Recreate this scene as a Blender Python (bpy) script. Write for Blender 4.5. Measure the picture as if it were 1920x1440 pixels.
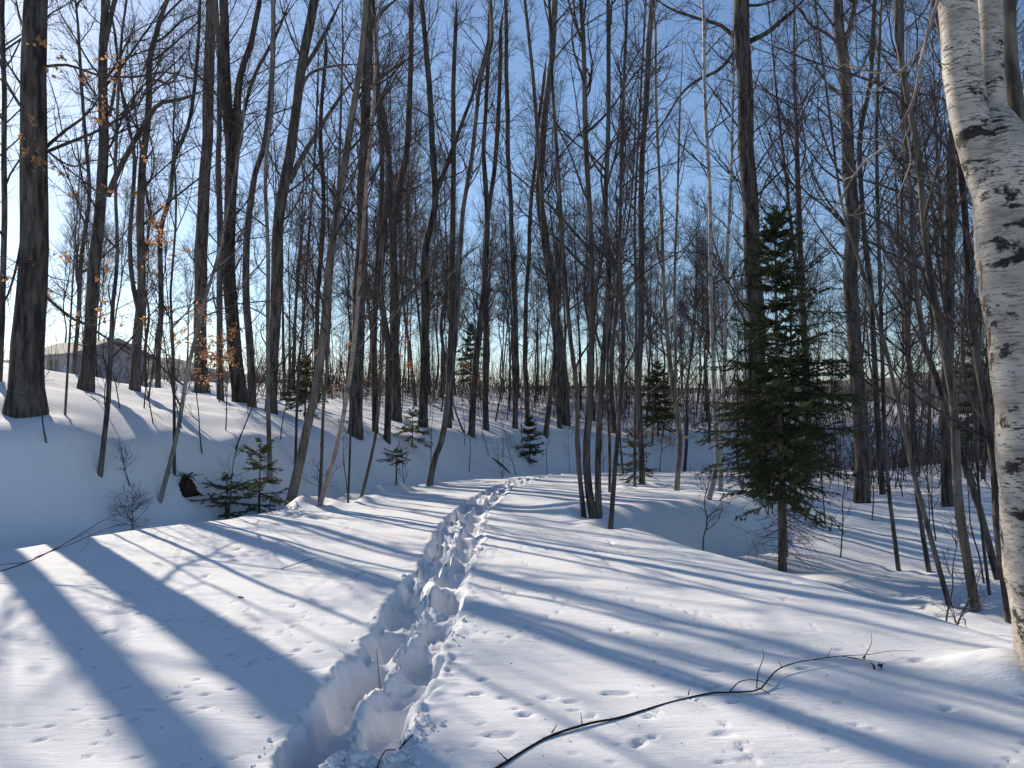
import bpy, math, random
import numpy as np
from mathutils import Vector, Matrix

# ------------------------------------------------------------------ camera, sky, sun, exposure
scene = bpy.context.scene
for ob in list(bpy.data.objects):
    bpy.data.objects.remove(ob, do_unlink=True)
COL = scene.collection

cam_data = bpy.data.cameras.new("camera")
cam_data.sensor_width = 36.0
cam_data.lens = 26.68
cam_data.clip_start = 0.05
cam_data.clip_end = 6000.0
cam = bpy.data.objects.new("camera", cam_data)
cam.location = (0.0, 0.0, 1.6)
cam.rotation_euler = (math.radians(92.0), 0.0, 0.0)
COL.objects.link(cam)
scene.camera = cam

SUN_ELEV = math.radians(25.5)
SUN_AZ = math.radians(-39.0)          # measured from +Y towards +X
world = bpy.data.worlds.new("World")
scene.world = world
world.use_nodes = True
wn = world.node_tree
wn.nodes.clear()
w_out = wn.nodes.new("ShaderNodeOutputWorld")
w_bg = wn.nodes.new("ShaderNodeBackground")
w_sky = wn.nodes.new("ShaderNodeTexSky")
w_sky.sky_type = 'NISHITA'
w_sky.sun_disc = False
w_sky.sun_elevation = SUN_ELEV
w_sky.sun_rotation = SUN_AZ
w_sky.altitude = 300.0
w_sky.air_density = 1.0
w_sky.dust_density = 0.3
w_sky.ozone_density = 3.2
w_bg.inputs["Strength"].default_value = 0.105
wn.links.new(w_sky.outputs[0], w_bg.inputs[0])
wn.links.new(w_bg.outputs[0], w_out.inputs[0])

sun_data = bpy.data.lights.new("sun", 'SUN')
sun_data.energy = 5.0
sun_data.angle = math.radians(0.53)
sun_data.color = (1.0, 0.885, 0.73)
sun = bpy.data.objects.new("sun", sun_data)
SUN_DIR = Vector((math.sin(SUN_AZ) * math.cos(SUN_ELEV), math.cos(SUN_AZ) * math.cos(SUN_ELEV), math.sin(SUN_ELEV)))
sun.rotation_euler = (-SUN_DIR).to_track_quat('-Z', 'Y').to_euler()
sun.location = SUN_DIR * 60
COL.objects.link(sun)

scene.view_settings.view_transform = 'Standard'
scene.view_settings.look = 'None'
scene.view_settings.exposure = 0.42
scene.view_settings.gamma = 1.0
scene.view_settings.use_curve_mapping = False
scene.cycles.max_bounces = 5
scene.cycles.diffuse_bounces = 3
scene.cycles.transparent_max_bounces = 4
scene.cycles.caustics_reflective = False
scene.cycles.caustics_refractive = False
# ------------------------------------------------------------------ the lie of the land
_lat = np.random.default_rng(11).random((256, 256))


def vnoise(x, y, f, ox=0.0, oy=0.0):
    """smooth value noise in -1..1, f cycles per metre"""
    x = np.asarray(x) * f + ox + 1000.0
    y = np.asarray(y) * f + oy + 1000.0
    xi = np.floor(x).astype(int)
    yi = np.floor(y).astype(int)
    u = x - xi
    v = y - yi
    u = u * u * (3 - 2 * u)
    v = v * v * (3 - 2 * v)
    a = _lat[xi & 255, yi & 255]
    b = _lat[(xi + 1) & 255, yi & 255]
    c = _lat[xi & 255, (yi + 1) & 255]
    d = _lat[(xi + 1) & 255, (yi + 1) & 255]
    return ((a * (1 - u) + b * u) * (1 - v) + (c * (1 - u) + d * u) * v) * 2 - 1


def sstep(a, b, x):
    t = np.clip((np.asarray(x, float) - a) / (b - a), 0, 1)
    return t * t * (3 - 2 * t)


def smooth_table(pts, sig=0.6, lo=-60.0, hi=220.0, step=0.1):
    ys = np.arange(lo, hi, step)
    xs = np.interp(ys, [p[0] for p in pts], [p[1] for p in pts])
    n = int(3 * sig / step)
    k = np.exp(-0.5 * (np.arange(-n, n + 1) * step / sig) ** 2)
    k /= k.sum()
    xs = np.convolve(np.pad(xs, n, mode='edge'), k, mode='valid')
    return ys, xs, np.gradient(xs, step)


LEFT_EDGE = smooth_table([(-60, -9), (0, -8.6), (5, -7.6), (9.2, -6.2), (11.3, -5.2), (14.2, -4.0), (18, -3.05), (21.9, -2.4),
                          (25, -0.9), (28, 1.0), (32, 4.5), (36, 9), (40, 14), (50, 26), (70, 50), (220, 200)], 0.9)
RIGHT_EDGE = smooth_table([(-60, 5), (0, 4.4), (5.15, 3.45), (8.35, 2.58), (9.65, 2.0), (11.5, 1.6), (13.2, 1.4), (14.4, 1.7),
                           (15.4, 2.9), (16.4, 4.3), (18, 5.4), (22, 7), (26, 8.5), (30, 10.5), (40, 19), (50, 31), (220, 230)], 0.5)
TRENCH = smooth_table([(-60, -0.78), (0, -0.85), (3.5, -0.82), (6.7, -0.70), (8.3, -0.73), (11, -0.78), (14, -0.70), (17, -0.45),
                       (20, -0.2), (24, 0.4), (27, 1.2), (30, 2.8), (34, 7), (220, 190)], 0.7)
BANK_U = [0, 0.35, 0.8, 1.15, 1.5, 3.2, 4.2, 6.8, 10, 14, 22, 40, 80, 400]
BANK_Z = [0, -0.10, -0.33, -0.42, -0.30, 1.20, 1.42, 1.80, 2.25, 2.8, 3.75, 4.9, 5.6, 5.6]
_bu = np.arange(-2, 400, 0.05)
_bz = np.interp(_bu, BANK_U, BANK_Z)
_k = np.exp(-0.5 * (np.arange(-12, 13) * 0.05 / 0.13) ** 2)
_bz = np.convolve(np.pad(_bz, 12, mode='edge'), _k / _k.sum(), mode='valid')
HUMPS = [(1.35, 12.9, 0.22, 0.75), (1.1, 13.9, 0.12, 0.6), (-3.1, 18.0, 0.22, 0.35), (-2.7, 18.4, 0.25, 0.3), (-3.7, 14.3, 0.16, 0.5),
         (-2.9, 15.2, 0.12, 0.3), (3.02, 4.72, 0.13, 0.26), (2.9, 4.5, 0.07, 0.2), (5.2, 12.0, 0.15, 0.6), (-3.3, 16.0, 0.12, 0.35),
         (-7.7, 13.0, 0.16, 0.55), (-6.5, 14.5, 0.15, 0.5), (-5.5, 16.2, 0.16, 0.6), (-8.6, 11.9, 0.14, 0.6), (-7.1, 14.9, 0.12, 0.4), (-4.7, 18.2, 0.14, 0.5), (-3.9, 21.0, 0.15, 0.6)]


def land(x, y):
    """large shapes of the snow surface, without tracks"""
    x = np.asarray(x, float)
    y = np.asarray(y, float)
    yc = np.clip(y, -20, 60)
    zt = -0.001 * np.minimum(yc, 45) ** 2 * (yc > 0)
    xl = np.interp(y, LEFT_EDGE[0], LEFT_EDGE[1])
    dl = np.interp(y, LEFT_EDGE[0], LEFT_EDGE[2])
    xr = np.interp(y, RIGHT_EDGE[0], RIGHT_EDGE[1])
    dr = np.interp(y, RIGHT_EDGE[0], RIGHT_EDGE[2])
    ul = (xl - x) / np.sqrt(1 + dl * dl)
    ur = (x - xr) / np.sqrt(1 + dr * dr)
    us = np.interp(y, [0, 11, 15, 20, 26, 32], [1.0, 1.0, 1.6, 1.5, 1.25, 1.0])
    edge = (0.55 * vnoise(x, y, 0.30, 4, 4) + 0.26 * vnoise(x, y, 0.8, 6, 2)) * sstep(0.9, 2.0, ul * us)
    bank = np.interp(ul * us + edge, _bu, _bz)
    z = zt * np.where(ul > 0, 1 - 0.5 * sstep(0.8, 4, ul), 1.0)
    z = z + np.where(ul > -1, bank, 0.0)
    # lower wood on the right
    zf = np.interp(y, [0, 8, 13, 20, 30, 45, 70, 120, 220], [-1.05, -1.05, -1.08, -0.8, -0.62, -0.9, -2.2, -4.5, -6])
    wr = np.interp(y, [0, 9, 13, 17, 22, 40], [2.0, 2.0, 1.9, 2.0, 3.0, 6.0])
    sr = sstep(0, 1, ur / wr)
    z = z * (1 - sr) + zf * sr
    # undulation: calm on the trail, stronger on bank and wood floor
    off = np.clip(sstep(0.6, 3.5, ul) + sstep(0.8, 3, ur), 0, 1)
    z = z + off * (0.12 * vnoise(x, y, 0.45) + 0.065 * vnoise(x, y, 1.1, 7, 3)) + off * sstep(18, 40, y) * 0.22 * vnoise(x, y, 0.16, 3, 8)
    z = z + (1 - off) * (0.022 * vnoise(x, y, 0.55, 5, 9) + 0.008 * vnoise(x, y, 1.7, 2, 4))
    for hx, hy, hh, hr in HUMPS:
        z = z + hh * np.exp(-((x - hx) ** 2 + (y - hy) ** 2) / (hr * hr))
    # far country falls away behind the wood, rises left
    r = np.hypot(x, y)
    z = z - sstep(90, 300, r) * 8.0
    return z
# ------------------------------------------------------------------ surveyed trees: position on the ground, stems and limbs (x, y, z, radius) in metres
TREES = [
    ('maple_tree', 'thickest dark trunk at the left edge of the wood, ridged bark and flared foot', 'big', 'dark', [-8.586, 13.388, 1.604], [[[0.0, 0.0, 0.0, 0.2728], [0.027, 0.01, 0.652, 0.2566], [0.074, 0.032, 2.172, 0.2405], [0.04, 0.066, 4.483, 0.2245], [-0.051, 0.109, 7.427, 0.2087]]], [[[0.326, 0.029, 2.0, 0.0304], [0.475, 0.167, 1.809, 0.0275], [0.627, 0.291, 1.651, 0.0246], [0.808, 0.4, 1.567, 0.0217], [0.964, 0.51, 1.442, 0.0188], [1.182, 0.661, 1.269, 0.0159], [1.465, 0.857, 1.015, 0.013]], [[0.198, 0.091, 6.193, 0.0261], [0.712, -0.095, 6.136, 0.0235], [1.376, -0.347, 5.849, 0.0209], [2.129, -0.637, 5.673, 0.0183], [2.793, -0.896, 5.649, 0.0157], [3.444, -1.169, 5.392, 0.0131]], [[-0.121, 0.047, 3.226, 0.0261], [-0.044, -0.327, 2.299, 0.021], [-0.073, -0.542, 1.805, 0.0159], [-0.352, -0.715, 1.512, 0.0108]], [[0.225, 0.069, 4.677, 0.0218], [0.512, -0.019, 4.455, 0.0185], [0.85, -0.106, 4.311, 0.0152], [1.218, -0.179, 4.401, 0.012], [1.491, -0.248, 4.331, 0.0087]]]),
    ('maple_tree', 'tall trunk beside the house gable, big limb forking off to the right', 'big', 'grey', [-10.113, 18.0, 2.098], [[[0.0, 0.0, 0.0, 0.1571], [0.071, -0.004, 1.146, 0.1454], [0.214, -0.012, 3.186, 0.1337], [0.306, -0.017, 4.533, 0.1221], [0.304, -0.026, 6.921, 0.1104], [0.306, -0.031, 8.35, 0.0987], [0.327, -0.035, 9.394, 0.0871]], [[0.346, -0.031, 8.22, 0.0697], [0.451, -0.033, 8.872, 0.061], [0.558, -0.035, 9.394, 0.0523]]], [[[0.457, -0.017, 4.661, 0.0756], [0.853, -0.261, 5.227, 0.0678], [1.273, -0.49, 5.72, 0.0601], [1.678, -0.7, 6.144, 0.0523], [2.068, -0.889, 6.502, 0.0445], [2.614, -1.023, 6.571, 0.0368], [3.133, -1.175, 6.665, 0.0291]], [[0.451, -0.024, 6.532, 0.0407], [0.718, -0.336, 7.176, 0.0329], [0.983, -0.599, 7.692, 0.0252], [1.398, -0.875, 8.184, 0.0174]]]),
    ('maple_tree', 'forked trunk right in front of the grey house wall', 'big', 'grey', [-9.667, 19.5, 2.123], [[[0.0, 0.0, 0.0, 0.126], [0.12, -0.106, 1.797, 0.1155], [0.157, -0.154, 2.614, 0.1054], [0.248, -0.333, 5.595, 0.0947], [0.373, -0.411, 6.874, 0.0846], [0.406, -0.504, 8.39, 0.0746], [0.52, -0.531, 8.832, 0.0648], [0.731, -0.572, 9.486, 0.0551]], [[0.147, -0.106, 1.797, 0.0627], [-0.034, -0.154, 2.614, 0.0573], [-0.099, -0.235, 3.972, 0.0519], [0.034, -0.349, 5.864, 0.0464], [-0.117, -0.407, 6.807, 0.0411], [-0.307, -0.473, 7.881, 0.0359], [-0.425, -0.547, 9.085, 0.0306]]], [[[0.52, -0.531, 8.832, 0.0368], [0.839, -0.638, 8.875, 0.0306], [1.414, -0.886, 9.185, 0.0245], [1.957, -1.077, 9.286, 0.0184]], [[0.382, -0.456, 7.613, 0.0369], [0.651, -0.631, 7.811, 0.0308], [1.12, -0.772, 7.681, 0.0246], [1.57, -1.052, 8.026, 0.0184]]]),
    ('maple_tree', 'slim far tree splitting into a wide Y above the house roof', 'mid', 'grey', [-12.587, 27.0, 2.341], [[[0.0, 0.0, 0.0, 0.0961], [-0.053, 0.116, 3.655, 0.0902], [-0.114, 0.179, 5.658, 0.0841], [0.209, 0.224, 7.089, 0.0779], [0.307, 0.263, 8.351, 0.0718], [0.846, 0.31, 9.841, 0.0656], [1.061, 0.375, 11.944, 0.0594], [1.092, 0.45, 14.374, 0.0532]], [[-0.114, 0.179, 5.658, 0.0615], [-0.42, 0.196, 6.186, 0.0549], [-0.66, 0.224, 7.089, 0.0484], [-0.817, 0.263, 8.351, 0.0419], [-1.121, 0.313, 9.941, 0.0353]]], []),
    ('maple_tree', 'straight dark trunk standing beside orange beech leaves on the bank', 'big', 'dark', [-15.49, 37.851, 2.524], [[[0.0, 0.0, 0.0, 0.3181], [-0.061, -0.213, 5.178, 0.2981], [0.082, -0.367, 8.891, 0.2787], [0.363, -0.589, 14.186, 0.259], [0.511, -0.814, 19.469, 0.2395]]], []),
    ('maple_tree', 'stout leaning trunk on the bank forking high into twin stems', 'big', 'dark', [-9.385, 26.325, 1.909], [[[0.0, 0.0, 0.0, 0.2468], [-0.287, 0.075, 2.101, 0.2318], [-0.533, 0.181, 5.119, 0.2171], [-0.513, 0.282, 7.991, 0.2021], [-0.73, 0.37, 10.516, 0.187], [-0.955, 0.465, 13.272, 0.1718], [-1.025, 0.506, 14.464, 0.1561]], [[-0.513, 0.282, 7.991, 0.1376], [-0.388, 0.37, 10.516, 0.1273], [-0.303, 0.41, 11.692, 0.1167], [-0.009, 0.455, 12.974, 0.106], [0.32, 0.506, 14.464, 0.0954]]], [[[-0.404, 0.262, 7.413, 0.0774], [0.062, -0.528, 9.222, 0.0668], [0.717, -1.263, 10.76, 0.0562], [1.726, -1.97, 12.038, 0.0455], [2.29, -2.441, 12.841, 0.0347]]]),
    ('maple_tree', 'medium grey trunk close behind the stout twin-stemmed tree', 'mid', 'grey', [-8.236, 24.0, 1.689], [[[0.0, 0.0, 0.0, 0.1241], [-0.079, -0.014, 2.102, 0.1163], [-0.214, -0.025, 3.798, 0.1085], [-0.182, -0.038, 5.672, 0.1007], [0.073, -0.049, 7.383, 0.0929], [0.386, -0.057, 8.551, 0.0851], [0.553, -0.072, 10.826, 0.0774], [0.567, -0.087, 13.078, 0.0696]]], []),
    ('maple_tree', 'tall dark trunk slanting right with a long rising side limb', 'big', 'dark', [-6.93, 22.0, 1.475], [[[0.0, 0.0, 0.0, 0.1634], [0.147, -0.204, 4.588, 0.1562], [0.18, -0.232, 5.203, 0.1501], [0.479, -0.329, 7.352, 0.1436], [0.809, -0.434, 9.649, 0.1371], [1.059, -0.491, 10.872, 0.131], [1.231, -0.54, 11.941, 0.1249]]], [[[0.477, -0.301, 6.738, 0.0842], [0.831, -0.535, 7.283, 0.0701], [1.528, -0.911, 8.068, 0.0559], [2.207, -1.288, 8.823, 0.0419], [2.729, -1.552, 9.303, 0.0279]], [[0.872, -0.445, 9.879, 0.0697], [1.335, -0.823, 10.321, 0.058], [1.906, -1.333, 10.902, 0.0463], [2.28, -1.696, 11.304, 0.0347]], [[0.808, -0.42, 9.343, 0.0558], [1.155, -0.693, 9.689, 0.0441], [1.83, -0.981, 9.789, 0.0325], [2.648, -1.312, 9.711, 0.0209]]]),
    ('cherry_tree', 'leaning banded trunk rising from the small fir at the trail edge', 'mid', 'cherry', [-4.353, 14.6, -0.44], [[[0.0, 0.0, 0.0, 0.0991], [0.228, -0.028, 1.119, 0.0942], [0.369, -0.044, 1.741, 0.0894], [0.561, -0.063, 2.507, 0.0846], [0.783, -0.098, 3.857, 0.0797], [0.893, -0.127, 5.004, 0.0749], [1.054, -0.154, 6.03, 0.07], [1.277, -0.191, 7.468, 0.0652], [1.459, -0.225, 8.805, 0.0604], [1.56, -0.255, 9.939, 0.0556]]], []),
    ('birch_tree', 'thin pinkish birch leaning right over the trail edge', 'pole', 'pinkbirch', [-3.505, 14.0, -0.103], [[[0.0, 0.0, 0.0, 0.0453], [0.272, 0.056, 1.01, 0.0428], [0.441, 0.109, 1.977, 0.0404], [0.569, 0.171, 3.097, 0.038], [0.628, 0.233, 4.243, 0.0355], [0.704, 0.308, 5.654, 0.033], [0.836, 0.409, 7.546, 0.0306], [0.874, 0.487, 9.047, 0.0281]]], []),
    ('pole_tree', 'thin straight dark pole at the foot of the pinkish birch', 'pole', 'dark', [-3.585, 14.2, -0.061], [[[0.0, 0.0, 0.0, 0.0321], [0.04, 0.004, 0.862, 0.0306], [0.061, 0.008, 1.747, 0.0291], [0.132, 0.013, 2.688, 0.0276], [0.188, 0.02, 4.168, 0.026], [0.302, 0.029, 6.1, 0.0245], [0.336, 0.037, 7.949, 0.023]]], []),
    ('maple_tree', 'straight thick trunk on the bank behind the pinkish birch', 'big', 'dark', [-4.73, 22.959, 0.876], [[[0.0, 0.0, 0.0, 0.2004], [0.043, 0.06, 2.826, 0.1879], [0.111, 0.116, 5.449, 0.1753], [0.217, 0.196, 9.279, 0.1628], [0.254, 0.285, 13.523, 0.1503]]], [[[0.249, 0.264, 12.497, 0.0601], [0.608, 0.096, 12.914, 0.0501], [0.957, -0.036, 13.178, 0.0401], [1.471, -0.202, 13.42, 0.0301]], [[0.201, 0.227, 10.712, 0.06], [0.818, -0.11, 10.981, 0.0475], [1.349, -0.397, 11.179, 0.035], [2.205, -0.862, 11.444, 0.0225]]]),
    ('maple_tree', 'dark stem with a kinked fork just right of the thick straight trunk', 'mid', 'dark', [-3.98, 24.4, 0.645], [[[0.0, 0.0, 0.0, 0.1183], [0.008, 0.128, 2.728, 0.1121], [-0.146, 0.183, 3.895, 0.1056], [-0.322, 0.251, 5.355, 0.099], [-0.141, 0.347, 7.435, 0.0926], [-0.077, 0.43, 9.236, 0.086], [-0.55, 0.529, 11.425, 0.0794], [-0.836, 0.588, 12.715, 0.0727]]], [[[0.002, 0.15, 3.197, 0.0556], [0.451, 0.596, 4.653, 0.0451], [1.124, 0.866, 5.411, 0.0345], [1.614, 1.315, 6.954, 0.024]]]),
    ('maple_tree', 'broad trunk forking like a wishbone above the orange leaves', 'big', 'dark', [-4.557, 30.0, 1.188], [[[0.0, 0.0, 0.0, 0.1842], [-0.071, -0.041, 3.995, 0.1716], [-0.119, -0.058, 5.692, 0.159], [-0.19, -0.078, 7.606, 0.1465], [0.1, -0.095, 9.313, 0.134], [0.413, -0.113, 11.024, 0.1215], [0.468, -0.14, 13.6, 0.1089], [0.543, -0.173, 16.836, 0.0964]], [[-0.19, -0.078, 7.606, 0.1161], [-0.367, -0.095, 9.313, 0.1039], [-0.396, -0.115, 11.239, 0.0918], [-0.657, -0.131, 12.741, 0.0797], [-0.981, -0.142, 13.816, 0.0676]]], []),
    ('maple_tree', 'slim dark stem left of the wishbone tree on the bank crest', 'mid', 'dark', [-4.5, 25.0, 0.918], [[[0.0, 0.0, 0.0, 0.1051], [-0.019, 0.095, 1.823, 0.0987], [-0.024, 0.229, 4.414, 0.0924], [0.045, 0.359, 6.96, 0.0861], [0.085, 0.472, 9.177, 0.0796], [-0.103, 0.613, 11.994, 0.0731], [-0.287, 0.736, 14.478, 0.0666]]], []),
    ('maple_tree', 'dark trunk with a V fork, standing behind the leaning grey pole', 'big', 'dark', [-3.385, 29.0, 0.969], [[[0.0, 0.0, 0.0, 0.1687], [0.065, -0.093, 3.27, 0.1562], [0.063, -0.186, 6.531, 0.1437], [0.286, -0.221, 7.755, 0.1316], [0.428, -0.251, 8.776, 0.1195], [0.283, -0.351, 12.248, 0.1072], [0.016, -0.435, 15.112, 0.095], [-0.087, -0.47, 16.34, 0.083]], [[0.428, -0.251, 8.776, 0.1115], [0.836, -0.28, 9.797, 0.0975], [1.141, -0.304, 10.614, 0.0835], [1.753, -0.351, 12.248, 0.0695], [2.262, -0.399, 13.884, 0.0555]]], []),
    ('maple_tree', 'plain dark trunk hidden half behind the leaning grey pole', 'mid', 'dark', [-2.572, 31.0, 0.896], [[[0.0, 0.0, 0.0, 0.1403], [0.087, -0.089, 4.401, 0.1299], [0.084, -0.142, 7.024, 0.1197], [0.168, -0.2, 9.872, 0.1095], [0.164, -0.268, 13.167, 0.0993], [0.27, -0.336, 16.472, 0.0892]]], []),
    ('pole_tree', 'leaning grey pole with a bent foot by two snow mounds', 'pole', 'grey', [-2.22, 20.5, -0.427], [[[0.0, 0.0, 0.0, 0.0862], [0.134, 0.028, 0.729, 0.0823], [0.36, 0.051, 1.346, 0.0784], [0.511, 0.102, 2.689, 0.0746], [0.677, 0.154, 4.059, 0.0708], [0.771, 0.217, 5.724, 0.067], [0.922, 0.293, 7.769, 0.0632], [1.151, 0.366, 9.736, 0.0594], [1.398, 0.433, 11.576, 0.0555], [1.651, 0.462, 12.349, 0.0515], [1.618, 0.507, 13.594, 0.0475]]], []),
    ('maple_tree', 'slim trunk leaning right on the sunlit bank crest', 'mid', 'dark', [-1.62, 30.314, 0.602], [[[0.0, 0.0, 0.0, 0.1274], [0.231, 0.033, 3.191, 0.1177], [0.461, 0.062, 6.009, 0.108], [0.586, 0.092, 8.96, 0.0983], [0.494, 0.126, 12.245, 0.0886], [0.641, 0.16, 15.561, 0.0788], [0.747, 0.183, 17.79, 0.069]]], []),
    ('maple_tree', 'slim straight trunk next to the leaning one on the bank crest', 'mid', 'dark', [-1.106, 32.769, 0.767], [[[0.0, 0.0, 0.0, 0.1271], [-0.027, 0.044, 3.83, 0.1188], [-0.056, 0.087, 7.562, 0.1105], [0.289, 0.127, 11.096, 0.1021], [0.52, 0.163, 14.188, 0.0937], [0.635, 0.201, 17.547, 0.0853]]], []),
    ('maple_tree', 'tree leaning out right of the small dark spruce on the bank', 'mid', 'dark', [1.528, 33.96, 0.473], [[[0.0, 0.0, 0.0, 0.1208], [0.241, 0.055, 2.219, 0.1136], [0.392, 0.105, 4.237, 0.1064], [-0.03, 0.201, 8.122, 0.0994], [-0.262, 0.31, 12.556, 0.0923], [-0.548, 0.402, 16.303, 0.0852], [-0.912, 0.494, 20.098, 0.078]]], []),
    ('maple_tree', 'thick curving trunk at the end of the bank, left of the trailside clump', 'big', 'dark', [2.704, 38.449, 0.867], [[[0.0, 0.0, 0.0, 0.2486], [-0.116, -0.136, 2.611, 0.2335], [-0.28, -0.235, 4.493, 0.2188], [-0.822, -0.42, 7.98, 0.2037], [-1.308, -0.591, 11.188, 0.1888], [-1.149, -0.778, 14.652, 0.174], [-0.697, -0.966, 18.103, 0.1592], [-0.567, -1.141, 21.276, 0.1447]]], []),
    ('maple_clump', 'clump of dark stems with crooked feet growing from the trail shoulder', 'mid', 'dark', [1.304, 12.2, -0.062], [[[0.0, 0.0, 0.0, 0.0631], [-0.083, -0.013, 0.747, 0.0584], [-0.03, -0.033, 1.899, 0.0538], [-0.028, -0.055, 3.184, 0.0491], [-0.043, -0.072, 4.146, 0.0444], [-0.1, -0.107, 6.13, 0.0397], [-0.199, -0.145, 8.3, 0.0351]], [[0.07, -0.005, 0.05, 0.0512], [0.07, -0.013, 0.721, 0.0484], [0.115, -0.027, 1.574, 0.0455], [0.16, -0.044, 2.541, 0.0427], [0.257, -0.067, 3.828, 0.0398], [0.208, -0.087, 5.007, 0.0369], [0.245, -0.107, 6.13, 0.0341], [0.249, -0.145, 8.3, 0.0312]], [[-0.161, 0.0, -0.019, 0.0394], [-0.262, -0.019, 1.096, 0.0371], [-0.244, -0.033, 1.899, 0.0348], [-0.354, -0.05, 2.858, 0.0325], [-0.48, -0.072, 4.146, 0.0302], [-0.548, -0.095, 5.439, 0.028], [-0.658, -0.122, 6.997, 0.0257], [-0.7, -0.145, 8.3, 0.0234]]], []),
    ('pole_tree', 'single dark pole right of the stem clump on the trail shoulder', 'pole', 'dark', [1.462, 11.3, -0.125], [[[0.0, 0.0, 0.0, 0.0365], [0.071, -0.024, 1.052, 0.034], [0.144, -0.045, 1.944, 0.0315], [0.193, -0.066, 2.831, 0.0291], [0.131, -0.094, 4.02, 0.0266], [0.165, -0.128, 5.451, 0.0241], [0.257, -0.185, 7.846, 0.0216]]], []),
    ('pole_tree', 'thin pole rising just behind the stem clump', 'pole', 'dark', [2.304, 18.0, -0.318], [[[0.0, 0.0, 0.0, 0.0349], [-0.002, 0.03, 1.282, 0.0326], [-0.041, 0.066, 2.803, 0.0304], [0.125, 0.108, 4.596, 0.0281], [0.527, 0.156, 6.672, 0.0258], [0.675, 0.202, 8.643, 0.0235]]], []),
    ('pole_tree', 'thin greyish pole left of a pair beyond the trail shoulder', 'pole', 'grey', [3.221, 20.0, -0.407], [[[0.0, 0.0, 0.0, 0.0388], [0.012, -0.091, 2.394, 0.036], [0.038, -0.188, 4.938, 0.0333], [-0.005, -0.274, 7.172, 0.0306], [0.133, -0.383, 9.962, 0.0279], [0.27, -0.492, 12.748, 0.0252]]], []),
    ('maple_tree', 'thicker trunk of a pair beyond the trail shoulder', 'mid', 'dark', [3.603, 21.0, -0.434], [[[0.0, 0.0, 0.0, 0.0882], [-0.077, -0.008, 2.443, 0.086], [0.008, -0.015, 4.544, 0.0837], [0.018, -0.021, 6.33, 0.0814], [0.062, -0.03, 9.028, 0.0791], [0.212, -0.039, 11.747, 0.0768], [0.327, -0.045, 13.573, 0.0745]]], []),
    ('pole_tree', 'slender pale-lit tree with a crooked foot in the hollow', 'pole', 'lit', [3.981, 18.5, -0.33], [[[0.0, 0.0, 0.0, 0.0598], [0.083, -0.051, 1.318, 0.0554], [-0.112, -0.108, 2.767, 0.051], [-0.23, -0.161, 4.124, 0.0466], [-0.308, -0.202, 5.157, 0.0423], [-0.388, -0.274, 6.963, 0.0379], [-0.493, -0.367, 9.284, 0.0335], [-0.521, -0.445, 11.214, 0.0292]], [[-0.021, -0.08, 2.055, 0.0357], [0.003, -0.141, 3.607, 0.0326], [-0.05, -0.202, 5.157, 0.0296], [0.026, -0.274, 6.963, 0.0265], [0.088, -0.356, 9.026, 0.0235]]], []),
    ('birch_tree', 'pale slim birch bowed at the foot where the hollow begins', 'pole', 'paleb', [4.255, 16.4, -0.282], [[[0.0, 0.0, 0.0, 0.0583], [0.186, -0.024, 0.823, 0.0544], [0.107, -0.058, 1.993, 0.0506], [0.063, -0.099, 3.371, 0.0467], [0.02, -0.153, 5.209, 0.0428], [-0.001, -0.205, 6.935, 0.0389], [-0.091, -0.257, 8.662, 0.035], [-0.112, -0.305, 10.275, 0.0312]]], []),
    ('birch_tree', 'pale slim birch standing upright behind the bowed one', 'pole', 'paleb', [4.978, 18.2, -0.324], [[[0.0, 0.0, 0.0, 0.053], [0.051, 0.081, 1.536, 0.0492], [0.132, 0.145, 2.759, 0.0455], [0.256, 0.243, 4.653, 0.0417], [0.334, 0.298, 5.712, 0.0379], [0.473, 0.421, 8.135, 0.0341], [0.581, 0.56, 10.889, 0.0303]]], []),
    ('maple_tree', 'very tall dark trunk rising straight out of the big spruce', 'big', 'dark', [6.525, 20.0, -0.407], [[[0.0, 0.0, 0.0, 0.2263], [-0.001, 0.161, 2.995, 0.2216], [-0.071, 0.352, 6.61, 0.2171], [-0.107, 0.507, 9.584, 0.2121], [-0.164, 0.623, 11.863, 0.2067], [-0.183, 0.702, 13.406, 0.2008]]], [[[-0.388, 0.647, 12.324, 0.0601], [-0.693, 0.915, 12.837, 0.0534], [-1.09, 1.111, 13.047, 0.0468], [-1.492, 1.324, 13.282, 0.0401], [-1.967, 1.596, 13.662, 0.0334], [-2.379, 1.857, 14.122, 0.0268]], [[-0.037, 0.641, 12.201, 0.0734], [0.473, 0.4, 12.349, 0.0623], [0.899, 0.155, 12.664, 0.0512], [1.287, -0.084, 12.973, 0.0402]], [[-0.339, 0.627, 11.94, 0.0533], [-0.726, 0.84, 11.514, 0.0466], [-1.342, 1.069, 11.282, 0.0399], [-1.754, 1.257, 10.934, 0.0332], [-2.233, 1.54, 10.199, 0.0265], [-2.806, 1.798, 9.669, 0.0199]], [[-0.009, 0.694, 13.251, 0.0468], [0.382, 0.534, 13.194, 0.0335], [0.956, 0.289, 13.297, 0.0201]]]),
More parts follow.
